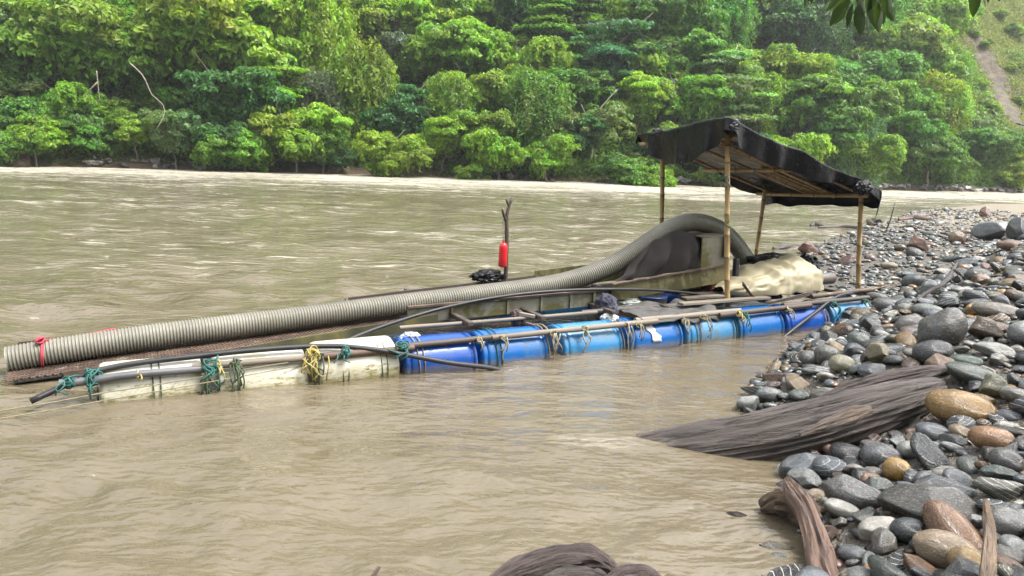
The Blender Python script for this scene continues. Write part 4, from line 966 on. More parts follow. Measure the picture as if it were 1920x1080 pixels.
for s_ in (0.35, 1.5, 2.62, 3.62, 4.55, 5.55, 6.42, 7.28, 8.15, 9.05, 9.8):
    b = MB(); t1 = 2.5 if s_ > 2.7 else 1.95
    b.bar((s_, 0.3, 0.385 if s_ > 2.7 else 0.375), (s_ + 0.03, t1, 0.39 if s_ > 2.7 else 0.06), 0.07, 0.05); 
    if s_ > 2.7: bevel(rb(b, 'cross_beam', M['wood'], raft, smooth=False), 0.008)
for k, (s0, s1, tt_, zz, m_) in enumerate([(6.9, 8.9, 0.62, 0.43, 'wood_pale'), (7.0, 9.3, 0.78, 0.435, 'wood'), (7.1, 9.6, 0.95, 0.43, 'wood'), (7.0, 9.5, 1.12, 0.435, 'wood_pale'), (7.2, 9.7, 1.3, 0.43, 'wood'), (6.6, 8.1, 0.33, 0.43, 'wood_pale'), (7.2, 9.7, 1.48, 0.435, 'wood')]):
    b = MB(); b.bar((s0, tt_, zz), (s1, tt_ + 0.05 * math.sin(k), zz + 0.01), 0.12, 0.035); bevel(rb(b, 'plank', M[m_], raft, smooth=False), 0.006)

# --- rope lashings
def wrap(s_, mat, turns=2, r=0.008, skew=0.06, lift=0.0):
    a_ = np.linspace(0, 6.283 * turns, 30 * turns); R_ = DR + 0.012 + lift
    b = MB(); b.tube(np.stack([s_ + skew * np.sin(a_ * 0.5 + 0.4) + 0.006 * a_, 0.275 + R_ * np.cos(a_), dzs(s_) + R_ * np.sin(a_)], -1), r, 5)
    rb(b, 'rope_loop', M[mat], raft)
def knot(s_, t_, z_, mat, size=0.05, n=5, tails=3, tail=0.16, r=0.008, name='rope_knot', par=raft):
    b = MB(); g_ = np.random.default_rng(int(s_ * 977) % 9999 + n)
    for k in range(n):
        a_ = np.linspace(0, 6.283 * 1.4, 18); ax = g_.normal(size=3); ax /= np.linalg.norm(ax); e1 = np.cross(ax, [0.3, 0.2, 0.9]); e1 /= np.linalg.norm(e1); e2 = np.cross(ax, e1)
        rr_ = size * g_.uniform(0.6, 1.1); c_ = np.array([s_, t_, z_]) + g_.normal(size=3) * size * 0.3
        b.tube(c_ + rr_ * (np.outer(np.cos(a_), e1) + np.outer(np.sin(a_), e2)) + 0.15 * size * np.outer(a_ / 6, ax), r, 5)
    for k in range(tails):
        x = np.linspace(0, 1, 8); L = tail * g_.uniform(0.5, 1.1); o_ = g_.normal() * size * 0.7
        b.tube(np.stack([s_ + o_ + 0.03 * np.sin(x * 4 + k) * g_.normal(), t_ - 0.04 - 0.05 * np.sin(x * 2.6) + g_.normal() * 0.012, z_ - L * x], -1), r * 0.85, 5)
    return rb(b, name, M[mat], par)
for s_, m1, sz, n_, tl, tn in [(-0.04, 'green_rope', 0.062, 8, 3, 0.16), (-0.2, 'green_rope', 0.05, 6, 2, 0.1), (0.9, 'green_rope', 0.07, 9, 6, 0.22), (0.96, 'yellow_rope', 0.05, 4, 3, 0.14), (0.86, 'dark_rope', 0.05, 4, 8, 0.3),
        (1.12, 'dark_rope', 0.045, 5, 12, 0.27), (1.82, 'yellow_rope', 0.062, 9, 9, 0.26), (1.86, 'dark_rope', 0.045, 4, 6, 0.32), (2.12, 'green_rope', 0.05, 7, 2, 0.08), (2.72, 'green_rope', 0.05, 7, 3, 0.1),
        (3.58, 'tan_rope', 0.03, 4, 2, 0.1), (3.86, 'tan_rope', 0.026, 3, 4, 0.24), (4.5, 'tan_rope', 0.035, 4, 5, 0.24), (4.92, 'tan_rope', 0.04, 6, 4, 0.26), (5.52, 'tan_rope', 0.03, 3, 3, 0.3), (5.7, 'tan_rope', 0.03, 3, 3, 0.26),
        (6.4, 'tan_rope', 0.035, 4, 3, 0.24), (6.72, 'tan_rope', 0.035, 4, 3, 0.3), (7.3, 'yellow_rope', 0.04, 5, 3, 0.12), (7.42, 'green_rope', 0.028, 3, 3, 0.3), (8.2, 'tan_rope', 0.04, 4, 2, 0.14), (9.1, 'green_rope', 0.04, 5, 4, 0.2), (9.75, 'green_rope', 0.04, 4, 4, 0.2), (0.3, 'yellow_rope', 0.024, 3, 1, 0.05)]:
    knot(s_, 0.0, 0.25 + 0.009 * s_, m1, sz, n_, tl, tn)
for s_, m1 in [(0.42, 'dark_rope'), (2.1, 'dark_rope'), (2.5, 'dark_rope'), (2.9, 'tan_rope'), (3.8, 'green_rope'), (4.45, 'tan_rope'), (5.48, 'tan_rope'), (6.62, 'tan_rope'), (7.28, 'green_rope'), (8.95, 'tan_rope')]:
    wrap(s_, m1, 2, 0.0065, 0.05)

# --- sluice box
sl = rempty('sluice_box', (3.6, 1.3, 0.05)); tag(sl, 'long sloping steel sluice box with expanded metal floor lying along the raft', 'sluice')
T0, T1 = 0.86, 1.76
def floor_z(s_): return np.interp(s_, [-0.75, 3.0, 6.0, 7.9], [0.035, 0.27, 0.42, 0.60])
def strip(s0, s1, t_, zb, zt, th, name, mat, parent=sl, n=10, wav=0.008):
    """a standing board along the raft: zb, zt pairs of bottom and top heights at both ends"""
    x = np.linspace(0, 1, n); b = MB(); V = []
    for xi in x:
        w_ = wav * vnoise(np.array([xi * 5 + s0, t_, 0]), 3)
        for dt in (-th / 2, th / 2):
            for zz in (zb[0] + (zb[1] - zb[0]) * xi, zt[0] + (zt[1] - zt[0]) * xi): V.append((s0 + (s1 - s0) * xi, t_ + dt + w_, zz))
    f = []
    for i in range(n - 1):
        o_ = 4 * i
        f += [[o_, o_ + 1, o_ + 5, o_ + 4], [o_ + 2, o_ + 6, o_ + 7, o_ + 3], [o_ + 1, o_ + 3, o_ + 7, o_ + 5], [o_, o_ + 4, o_ + 6, o_ + 2]]
    f += [[0, 2, 3, 1], [4 * n - 4, 4 * n - 3, 4 * n - 1, 4 * n - 2]]
    b.add(np.array(V), f); return rb(b, name, M[mat], parent, smooth=False)
b = MB()
for s0, s1 in ((-0.7, 3.0), (3.0, 6.0), (6.0, 7.9)):
    b.bar((s0, (T0 + T1) / 2, floor_z(s0) - 0.012), (s1, (T0 + T1) / 2, floor_z(s1) - 0.012), T1 - T0 - 0.02, 0.012)
rb(b, 'floor_plate', M['mat'], sl, smooth=False)
b = MB(); W = T1 - T0; step = 0.062
for sg in (1, -1):
    k = -0.78 - (W if sg > 0 else 0)
    while k < 3.2 + (0 if sg > 0 else W):
        a_, c_ = np.array([k, T0 + 0.01, 0]), np.array([k + sg * W * 0.92, T1 - 0.01, 0]); lo, hi = -0.78, 3.15
        dx = c_[0] - a_[0]; u0, u1 = 0.0, 1.0
        q = sorted([(lo - a_[0]) / dx, (hi - a_[0]) / dx]); u0, u1 = max(0, q[0]), min(1, q[1])
        if u1 > u0:
            p0, p1 = a_ + (c_ - a_) * u0, a_ + (c_ - a_) * u1; p0[2] = floor_z(p0[0]) + 0.012 + 0.002 * sg; p1[2] = floor_z(p1[0]) + 0.012 + 0.002 * sg
            b.bar(p0, p1, 0.012, 0.010)
        k += step
rb(b, 'expanded_metal_grating', M['rust'], sl, smooth=False)
strip(-0.3, 1.75, T0, (0.035, 0.15), (0.095, 0.225), 0.02, 'side_rail', 'rust'); strip(1.3, 2.4, T0 - 0.03, (0.12, 0.19), (0.2, 0.30), 0.015, 'side_rail', 'olive_steel')
strip(1.7, 3.45, T0 - 0.005, (0.14, 0.24), (0.235, 0.40), 0.022, 'side_board', 'olive_steel')
strip(-0.74, 1.1, T1, (0.05, 0.2), (0.205, 0.30), 0.02, 'side_rail', 'rust'); strip(1.1, 2.7, T1, (0.18, 0.3), (0.29, 0.40), 0.02, 'side_rail', 'rust')
strip(2.66, 5.3, T1 + 0.03, (0.3, 0.42), (0.47, 0.64), 0.03, 'side_board', 'wood'); strip(5.25, 7.6, T1 + 0.02, (0.42, 0.58), (0.70, 0.86), 0.03, 'side_board', 'steel_moss')
strip(3.08, 6.0, T0, (0.315, 0.375), (0.50, 0.575), 0.014, 'side_board', 'steel', wav=0.012)
strip(3.08, 6.02, T0 - 0.018, (0.492, 0.567), (0.515, 0.59), 0.05, 'top_angle', 'rust')
for s_ in (3.62, 4.35, 4.82, 5.25, 5.6):
    b = MB(); z0 = float(np.interp(s_, [3.08, 6], [0.315, 0.375])); z1 = float(np.interp(s_, [3.08, 6], [0.49, 0.565]))
    b.box((s_, T0 - 0.022, (z0 + z1) / 2), (0.028, 0.03, z1 - z0 - 0.004)); rb(b, 'stiffener', M['steel'], sl, smooth=False)
strip(5.85, 7.78, T0 - 0.05, (0.42, 0.58), (0.645, 0.835), 0.016, 'side_board', 'steel_moss', wav=0.012)
strip(5.85, 7.8, T0 - 0.07, (0.637, 0.829), (0.655, 0.848), 0.045, 'top_angle', 'rust')
# head box at the top of the sluice
hb = [rs(1313, 500, 0.92), rs(1316, 446, 0.92), rs(1356, 444, 0.92), rs(1358, 500, 0.92)]
s0, s1 = hb[0][0], hb[3][0] + 0.02; zt = hb[1][2]
strip(s0, s1, 0.92, (0.72, 0.74), (zt, zt + 0.02), 0.02, 'head_panel', 'steel', n=4); strip(s0, s1, 1.72, (0.7, 0.72), (zt, zt + 0.02), 0.02, 'head_panel', 'steel', n=4)
b = MB(); b.box((s1 + 0.02, 1.32, 0.9), (0.025, 0.86, 0.62)); rb(b, 'back_panel', M['wood_pale'], sl, smooth=False)
b = MB(); b.box((s1 - 0.05, 0.885, zt - 0.12), (0.1, 0.04, 0.3)); bevel(rb(b, 'corner_block', M['wood'], sl, smooth=False), 0.008)
b = MB(); b.box(((s0 + s1) / 2, 1.32, zt + 0.02), (s1 - s0 + 0.08, 0.84, 0.018)); rb(b, 'head_lid', M['wood_pale'], sl, smooth=False)
b = MB(); b.bar((s1 + 0.1, 0.8, 0.42), (s1 + 0.08, 0.8, 0.92), 0.07, 0.07, up=(0, 1, 0)); bevel(rb(b, 'support_post', M['rubber'], sl, smooth=False), 0.01)
for s_ in (4.6, 6.4):
    b = MB(); b.bar((s_, T0 + 0.1, 0.37), (s_, T0 + 0.1, float(floor_z(s_)) - 0.02), 0.05, 0.05, up=(0, 1, 0)); rb(b, 'support_post', M['wood'], sl, smooth=False)

# --- suction hose
HP = [rs(14, 675, 1.28), rs(120, 656, 1.28), rs(300, 629, 1.28), rs(500, 604, 1.28), rs(700, 578, 1.28), rs(850, 559, 1.28), rs(1000, 540, 1.28), rs(1080, 523, 1.28), rs(1150, 496, 1.28), rs(1205, 462, 1.28), rs(1250, 432, 1.28),
      rs(1295, 417, 1.3), rs(1335, 424, 1.32), rs(1368, 446, 1.34), rs(1395, 480, 1.34), rs(1422, 522, 1.32)]
def corr(P, r0, pitch, name, mat, off, label):
    Ls = np.r_[0, np.cumsum(np.linalg.norm(np.diff(P, axis=0), axis=1))]; n = int(Ls[-1] / pitch) * 5
    x = np.linspace(0, Ls[-1], n); Q = np.stack([np.interp(x, Ls, P[:, k]) for k in range(3)], -1)
    prof = np.array([1.0, 0.985, 0.915, 0.885, 0.94])[np.arange(n) % 5] * r0
    b = MB(); b.tube(Q, prof, 26, cap=False); b.tube(Q[::-1], prof[::-1] - 0.016, 20, cap=False)
    o = rb(b, name, M[mat], None, off); tag(o, label, 'hose'); return o
corr(spline(HP, 400), 0.132, 0.031, 'suction_hose', 'hose', (3.0, 1.28, 0.1), 'thick beige corrugated suction hose lying along the sluice and arching over its head')
q = rs(78, 663, 1.28); a_ = np.linspace(0, 6.283 * 2, 50)
b = MB(); b.tube(np.stack([q[0] + 0.012 * a_ / 6 + 0.01 * np.sin(a_), q[1] + 0.134 * np.cos(a_), q[2] + 0.134 * np.sin(a_)], -1), 0.009, 6)
for k in range(4):
    a2 = np.linspace(0, 6.283, 14); b.tube(np.stack([q[0] + 0.03 * np.cos(a2 + k), q[1] - 0.06 + 0.03 * np.sin(a2 * 1 + 2 * k), q[2] + 0.15 + 0.025 * np.sin(a2 + k * 1.3)], -1), 0.009, 5)
b.tube(spline([q + (0.02, -0.05, 0.14), q + (0.25, 0.1, 0.115), q + (0.6, 0.25, 0.14), rs(220, 618, 1.74)], 16), 0.009, 6)
tag(rb(b, 'red_rope', M['red_rope'], None, q), 'red rope tied round the free end of the corrugated hose', 'rope')

# --- dark net draped under the arch of the hose
top = spline([rs(1172, 508, 1.18), rs(1190, 482, 1.16), rs(1222, 455, 1.14), rs(1262, 436, 1.1), rs(1300, 434, 1.06), rs(1322, 441, 1.04)], 34)
bot = spline([rs(1150, 527, 0.98), rs(1180, 524, 0.98), rs(1215, 519, 0.97), rs(1255, 512, 0.96), rs(1285, 507, 0.95), rs(1308, 502, 0.95)], 34)
P = np.zeros((34, 18, 3))
for j in range(18):
    x = j / 17; P[:, j] = top * (1 - x) + bot * x
    ii = np.arange(34); P[:, j, 1] += (0.075 * np.sin(ii * 0.62 + 2.2 * x) + 0.08 * vnoise(np.stack([ii * 0.3, 0 * ii + x * 2, 0 * ii], -1), 3)) * (0.2 + 0.8 * math.sin(x * 2.6)) - 0.06 * math.sin(x * 3.1)
    P[:, j, 2] += 0.02 * vnoise(np.stack([ii * 0.5, 0 * ii + x * 3, 0 * ii], -1), 4) * (x < 0.95)
n_o = rsheet('shade_net', P, M['net'], None, (6.5, 1.0, 0.7), 0.008, 1); tag(n_o, 'dark brown netting draped under the arch of the corrugated hose', 'netting')

# --- black hoses
def hose(pts, r, name, mat, label, cat='hose', off=None, n=70):
    b = MB(); P = spline(pts, n); b.tube(P, r, 10); o = rb(b, name, M[mat], None, off if off is not None else P[0]); tag(o, label, cat, 'black hoses on the raft' if cat == 'hose' else None); return o
hose([rs(58, 752, -0.05), rs(110, 728, 0.03), rs(170, 699, 0.1), rs(250, 682, 0.13), rs(360, 669, 0.14), rs(450, 659, 0.14), rs(540, 652, 0.13), rs(620, 649, 0.1), rs(690, 654, 0.02), rs(760, 665, -0.05), rs(840, 680, -0.1), rs(915, 689, -0.12), rs(960, 700, -0.14)], 0.026, 'black_hose', 'rubber',
     'black hose running over the white drums with both ends in the water')
hose([rs(628, 648, 0.34), rs(690, 622, 0.5), rs(760, 598, 0.66), rs(830, 578, 0.76), rs(910, 561, 0.79), rs(1000, 549, 0.79), rs(1100, 543, 0.77), rs(1210, 543, 0.75), rs(1280, 548, 0.72), rs(1325, 554, 0.7)], 0.02, 'black_hose', 'rubber', 'thin black hose curving up along the sluice side board')
hose([rs(1468, 634, -0.12), rs(1495, 612, -0.08), rs(1530, 585, 0.0), rs(1558, 563, 0.1), rs(1582, 552, 0.2), rs(1612, 549, 0.3)], 0.024, 'black_hose', 'rubber', 'short black hose dipping into the water near the cobbles')
for pts, lb in [([rs(-60, 780, -0.3), rs(0, 770, -0.25), rs(100, 754, -0.2), rs(185, 738, -0.05), rs(290, 722, -0.06), rs(400, 703, -0.06), rs(500, 686, -0.04), rs(575, 675, 0.05)], 'upper of two thin yellow mooring ropes crossing the white drums'),
                ([rs(-60, 797, -0.3), rs(0, 785, -0.28), rs(100, 768, -0.22), rs(190, 752, -0.1), rs(300, 733, -0.1), rs(400, 715, -0.1), rs(500, 697, -0.06), rs(580, 682, 0.04)], 'lower of two thin yellow mooring ropes crossing the white drums')]:
    b = MB(); b.tube(spline(pts, 40), 0.0052, 6); tag(rb(b, 'mooring_rope', M['mooring'], None, pts[1]), lb, 'rope', 'mooring ropes')

# --- crumpled things
def lump(name, mat, c, size, seed, amp=0.25, fr=2.2, flat=0.5, fold=0.0, parent=None, sub=5):
    v, f = ico(sub); v = v.copy(); v[:, 2] = np.where(v[:, 2] < -flat, -flat, v[:, 2])
    n_ = fbm(v * fr + seed, seed, 4); rd = 1 - np.abs(vnoise(v * fr * 1.7 + seed * 2, seed + 3)) * 2
    v *= (1 + amp * n_ + fold * rd * 0.5)[:, None]; b = MB(); b.add(v * np.asarray(size) + np.asarray(c), f.tolist()); return rb(b, name, M[mat], parent, c)
# tarpaulin-covered pump
pump = rempty('covered_pump', (8.4, 0.75, 0.45)); tag(pump, 'lumpy tan tarpaulin tied over the pump engine at the shore end of the raft', 'pump')
nu, nv_ = 72, 40; P = np.zeros((nu, nv_, 3))
for i in range(nu):
    x = i / (nu - 1); s_ = 7.6 + 1.62 * x
    hgt = np.interp(x, [0, 0.06, 0.2, 0.35, 0.5, 0.7, 0.88, 0.96, 1.0], [0.04, 0.09, 0.19, 0.28, 0.35, 0.42, 0.46, 0.41, 0.22]); hw = np.interp(x, [0, 0.1, 0.4, 0.8, 1], [0.16, 0.3, 0.4, 0.42, 0.34])
    for j in range(nv_):
        a_ = math.pi * j / (nv_ - 1); cx, sz_ = math.cos(a_), math.sin(a_)
        ca = np.sign(cx) * abs(cx) ** 0.75; sa = sz_ ** 0.6
        p3 = np.array([x * 5, a_ * 1.4, 0.0]); wr = 0.035 * fbm(p3 * 1.3, 51, 3) + 0.03 * (1 - 2 * abs(vnoise(p3 * np.array([1.6, 0.7, 1]) + 4, 52))) + 0.016 * (1 - 2 * abs(vnoise(p3 * np.array([1.5, 5.0, 1]) + 2, 55))) 
        P[i, j] = (s_ + 0.05 * vnoise(p3 * 1.1, 53) + (0.1 * (1 - sa) if x > 0.9 else 0), 0.72 + (hw + wr) * ca, 0.455 + (hgt + wr) * sa + 0.015 * vnoise(p3 * 3, 54))
rsheet('tarpaulin', P, M['tan'], pump, None, 0.006, 1)
b = MB()
for k in range(3):
    b.tube(spline([rs(1392, 528 + 3 * k, 0.45), rs(1415, 557 + 2 * k, 0.31), rs(1440, 566 + k, 0.285), rs(1480, 558 + 2 * k, 0.275), rs(1520, 547 + 3 * k, 0.28), rs(1536, 540 + 3 * k, 0.4)], 24), 0.009, 6)
rb(b, 'tie_rope', M['brown_cloth'], pump)
b = MB(); b.tube(np.array([(9.18, 0.5, 0.6), (9.2, 0.5, 0.6), (9.56, 0.46, 0.62), (9.58, 0.46, 0.62)]), [0.075, 0.088, 0.088, 0.08], 22); rb(b, 'exhaust_pipe', M['pipe'], pump, angle=40)
b = MB(); b.box((7.7, 0.95, 0.54), (0.26, 0.26, 0.2)); bevel(rb(b, 'engine_block', M['engine'], pump, smooth=False), 0.03, 3)
o = lump('black_sheet', 'plastic_black', (9.0, 1.05, 0.82), (0.46, 0.22, 0.1), 6, 0.3, 2.5, 0.4, 0.25); tag(o, 'black plastic sheet bunched behind the tan tarpaulin', 'sheet')
o = lump('black_bag', 'plastic_black', (9.38, 0.75, 0.72), (0.13, 0.16, 0.2), 8, 0.3, 2.2, 0.7, 0.3); tag(o, 'crumpled black plastic bag at the shore end of the tan tarpaulin', 'bag')
q = rs(915, 519, 1.85); o = lump('black_bag', 'plastic_black', q + (0, 0, 0.0), (0.2, 0.15, 0.085), 15, 0.35, 2.4, 0.45, 0.35); tag(o, 'crumpled black plastic bag lying at the foot of the forked stick', 'bag')
# --- forked stick and the red bottle on it
st_ = rempty('forked_stick', rs(948, 522, 1.8)); tag(st_, 'upright forked dark stick standing on the far side of the sluice', 'stick')
b = MB(); b.tube(spline([rs(947, 535, 1.8), rs(949, 490, 1.8), rs(950, 440, 1.8), rs(950, 405, 1.8), rs(955, 385, 1.8), rs(960, 372, 1.8)], 20), np.linspace(0.036, 0.021, 20) * (1 + 0.12 * vnoise(np.c_[np.arange(20) * 0.8, np.zeros(20), np.zeros(20)], 4)), 9); rb(b, 'stem', M['wood'], st_)
b = MB(); b.tube(spline([rs(949, 415, 1.8), rs(945, 404, 1.78), rs(942, 393, 1.76)], 6), np.linspace(0.022, 0.017, 6), 8); rb(b, 'fork', M['wood'], st_)
b = MB(); b.tube(spline([rs(954, 386, 1.8), rs(951, 379, 1.78), rs(949, 373, 1.77)], 6), np.linspace(0.018, 0.012, 6), 8); rb(b, 'fork', M['wood'], st_)
for q_, r_ in ((rs(960.3, 371.5, 1.8), 0.019), (rs(942, 392.5, 1.76), 0.016)):
    b = MB(); b.tube(np.array([q_, q_ + (0.002, 0, 0.012)]), [r_, r_ * 0.9], 10); rb(b, 'cut_end', M['tan_rope'], st_)
q0_, q1_ = rs(942, 501, 1.72), rs(942, 455, 1.72); L = q1_[2] - q0_[2]
rbt = rempty('red_bottle', q0_); tag(rbt, 'red plastic bottle hanging by a cord from the forked stick', 'bottle')
b = MB(); zz = np.array([0, 0.03, 0.06, 0.4, 0.8, 0.9, 0.96, 1.0]) * L; rr_ = np.array([0.03, 0.05, 0.056, 0.057, 0.056, 0.05, 0.036, 0.02])
b.tube(np.stack([q0_[0] + 0.02 * zz, q0_[1] + 0 * zz, q0_[2] + zz], -1), rr_, 20); rb(b, 'body', M['red'], rbt, angle=50)
b = MB(); b.tube(np.array([q0_ + (0.006, 0, L * 0.99), q0_ + (0.007, 0, L + 0.025)]), 0.016, 12); rb(b, 'cap', M['red'], rbt, angle=40)
b = MB(); b.tube(spline([q0_ + (0.005, 0, L), rs(943, 430, 1.73), rs(944, 408, 1.76)], 10), 0.004, 5); rb(b, 'cord', M['dark_rope'], rbt)
# --- odds and ends on the drums
def cloth(name, mat, px0, px1, t0, t1, zfun, seed, off, n=26, m=18, amp=0.04):
    pass
q = rs(1137, 582, 0.62); o = lump('navy_cloth', 'navy', q, (0.13, 0.14, 0.2), 21, 0.3, 2.6, 0.9, 0.3); tag(o, 'navy cloth hanging in a bunch beside the white plastic bag', 'cloth')
q = rs(1143, 598, 0.42); o = lump('white_bag', 'bag', q, (0.1, 0.09, 0.07), 22, 0.35, 2.8, 0.6, 0.35); tag(o, 'crumpled white plastic bag under the navy cloth', 'bag')
q = rs(969, 596, 0.55); o = lump('brown_cloth', 'brown_cloth', q, (0.075, 0.07, 0.1), 23, 0.3, 2.6, 0.9, 0.3); tag(o, 'dark brown rag hanging below the sluice side board', 'cloth')
q = rs(1185, 566, 0.95); o = lump('pale_sack', 'bag', q, (0.3, 0.2, 0.07), 24, 0.25, 2.5, 0.6, 0.2); tag(o, 'pale flattened sack lying under the upper sluice', 'sack')
o.data.materials[0] = simple('pale_sacking', (0.4, 0.42, 0.36), (0.6, 0.62, 0.6), 5, (0.5, 0.7), 0.3)
q = rs(762, 617, 0.9); o = lump('foam_float', 'tan_rope', q, (0.1, 0.06, 0.05), 25, 0.1, 1.5, 0.9); tag(o, 'small tan foam float tucked in the shade under the sluice', 'float')
q = rs(770, 634, 0.34); o = lump('blue_rag', 'bag', q, (0.11, 0.07, 0.06), 26, 0.35, 2.8, 0.7, 0.35); tag(o, 'crumpled bluish white rag on the last white drum', 'cloth')
o.data.materials[0] = simple('bluish_rag', (0.2, 0.25, 0.4), (0.6, 0.62, 0.66), 9, (0.7, 0.85), 0.3)
def block(name, p, q_, w, h, mat, label):
    b = MB(); b.bar(p, q_, w, h); o = rb(b, name, M[mat], None, p, smooth=False); bevel(o, 0.008); tag(o, label, 'wood')
block('timber_stub', rs(772, 629, 0.36), rs(806, 640, 0.28), 0.06, 0.05, 'rust', 'short rusty brown timber stub on the first blue drum')
block('timber_stub', rs(973, 588, 0.5), rs(1003, 594, 0.42), 0.05, 0.045, 'wood_pale', 'pale timber stub poking out beside the brown rag')
block('timber_stub', rs(985, 606, 0.4), rs(1010, 614, 0.28), 0.05, 0.04, 'wood', 'dark timber stub above the gap between blue drums')
tub = rempty('black_tub', (6.5, 0.78, 0.22)); tag(tub, 'black plastic half drum standing on the raft beside the grey wet cloth', 'tub')
zz = np.array([0.22, 0.23, 0.32, 0.44, 0.46, 0.46, 0.42, 0.25]); rr_ = np.array([0.16, 0.175, 0.185, 0.195, 0.198, 0.184, 0.18, 0.16]); C3 = np.stack([6.5 + 0 * zz, 0.78 + 0 * zz, zz - np.arange(8) * 1e-4], -1)
b = MB(); b.tube(C3[:5], rr_[:5], 30, cap=False); b.tube(C3[5:], rr_[5:], 30, cap=True)
rb(b, 'body', M['rubber'], tub, angle=50)
b = MB(); a_ = np.linspace(0, 6.283, 40); b.tube(np.stack([6.5 + 0.191 * np.cos(a_), 0.78 + 0.191 * np.sin(a_), 0.46 + 0 * a_], -1), 0.009, 6); rb(b, 'rim', M['blue_deep'], tub)
P = np.zeros((40, 20, 3))
for i in range(40):
    for j in range(20):
        x = i / 39; y_ = j / 19; s_ = 5.75 + 1.3 * x; tt_ = 0.62 - 0.62 * y_
        w_ = vnoise(np.array([x * 6, y_ * 3, 0.0]), 61); d_ = max(0, 0.1 - tt_)
        P[i, j] = (s_ + 0.04 * vnoise(np.array([x * 3, y_ * 4, 4.0]), 62), max(tt_, 0.03 + 0.02 * w_), 0.40 + 0.03 * w_ + 0.03 * fbm(np.array([x * 9, y_ * 4, 1.0]), 63) - 0.04 * y_ - min(d_ * 1.3, 0.10) * (0.5 + 0.6 * x))
o = rsheet('grey_cloth', P, M['grey_cloth'], None, (6.4, 0.3, 0.4), 0.012, 1); tag(o, 'wet dark grey cloth spread over the poles above the labelled drum', 'cloth')

# --- shelter
sh = rempty('bamboo_shelter', (8.5, 1.3, 0.4)); tag(sh, 'open shelter of four bamboo posts carrying a sloping black plastic roof', 'shelter')
pF1, pF2, pB1, pB2 = [rs(1365, 570, 0.4), rs(1361, 225, 0.4)], [rs(1610, 545, 0.42), rs(1613, 352, 0.42)], [rs(1241, 470, 2.2), rs(1240, 243, 2.2)], [rs(1414, 500, 2.2), rs(1433, 342, 2.2)]
pF1[0][2] = 0.30; pF2[0][2] = 0.40; pB1[0][2] = 0.38; pB2[0][2] = 0.38
for p_ in (pF1, pF2, pB1, pB2): bamboo('post', p_[0], p_[1], 0.037, sh, bend=0.035)
def roof_z(s_, t_): return np.interp(s_, [6.9, 7.2, 9.9, 10.3], [2.80, 2.74, 1.98, 1.88]) - 0.045 * (t_ - 0.4) + 0.0 * s_
for k, tt_ in enumerate((0.45, 0.85, 1.0, 1.5, 2.1)):
    bamboo('rafter', (7.12 + 0.16 * tt_, tt_, roof_z(7.12 + 0.16 * tt_, tt_) - 0.09), (10.06 + 0.2 * (k == 0), tt_ + 0.1 * math.sin(k * 1.7), roof_z(10.06 + 0.2 * (k == 0), tt_) - 0.09), 0.024, sh, step=0.4)
for k, (a0, s_) in enumerate(((0, 7.25), (1, 8.6), (2, 9.85))): bamboo('cross_pole', (s_ + 0.05, 0.26, roof_z(s_, 0.26) - 0.15), (s_ + 0.1 * (k == 0), 2.36, roof_z(s_, 2.36) - 0.15), 0.03, sh, step=0.4)
for k in range(4): bamboo('rafter', (8.6 + 0.2 * k, 1.1 + 0.12 * k, roof_z(8.6 + 0.2 * k, 1.2) - 0.1), (10.1 + 0.06 * k, 1.0 + 0.2 * k, roof_z(10.1, 1.2) - 0.1), 0.02, sh, step=0.35)
sA, sB, tA, tB = 7.0, 10.12, 0.2, 2.42
nu, nv_ = 110, 84; P = np.zeros((nu, nv_, 3))
for i in range(nu):
    for j in range(nv_):
        x = -0.16 + 1.26 * i / (nu - 1); y_ = -0.20 + 1.36 * j / (nv_ - 1)
        cx, cyy = min(max(x, 0), 1), min(max(y_, 0), 1)
        sa_ = sA + 0.33 * cyy; s_, t_ = sa_ + (sB - sa_) * cx, tA + (tB - tA) * cyy; z_ = float(roof_z(s_, t_))
        p3 = np.array([s_ * 2.2, t_ * 2.2, 0.0]); wr = 0.03 * float(fbm(p3 * 0.7, 71, 3)) + 0.03 * (1 - 2 * abs(float(vnoise(p3 * np.array([0.35, 1.7, 1]), 72))))
        z_ += wr - 0.05 * math.sin(math.pi * cyy) * math.sin(math.pi * min(1, cx * 1.0)) * (0.5 + 0.5 * math.sin(cx * 9)) 
        hL = max(0, -x) / 0.16; hR = max(0, x - 1) / 0.10; hF = max(0, -y_) / 0.20; hB = max(0, y_ - 1) / 0.16
        LL = 0.05 + 0.48 * math.sin(math.pi * min(1, max(0, cyy * 0.92 + 0.1))) ** 0.7; LF = (0.25 + 0.08 * math.sin(cx * 5 + 0.6) + 0.06 * float(vnoise(np.array([cx * 7, 0, 0.0]), 73))) * (1 if cx > 0.06 else 0.5)
        LB = 0.10 + 0.10 * float(vnoise(np.array([cx * 6, 3, 0.0]), 74)) + 0.16 * max(0, math.sin((cx - 0.62) * 8)) * (cx > 0.6); LR = 0.26
        wv = float(vnoise(np.array([s_ * 5, t_ * 5, 2.0]), 75))
        ds_ = -0.02 * (hL > 0) + (0.03 + 0.06 * wv) * hL + (0.05 + 0.04 * wv) * hR - 0.10 * hR ** 2; dt_ = (0.03 + 0.06 * wv) * hF + (0.03 + 0.06 * wv) * hB
        z_ -= hL * LL + hF * LF + hB * LB + hR * LR
        P[i, j] = (s_ + ds_, t_ + dt_, z_)
rsheet('roof_sheet', P, M['plastic_black'], sh, None, 0.004, 1)
for p_ in (pF1[1], pF2[1], pB1[1], pB2[1]): knot(p_[0], p_[1] - 0.02, p_[2] - 0.03, 'dark_rope', 0.06, 5, 2, 0.2, 0.006, 'post_lashing', sh)
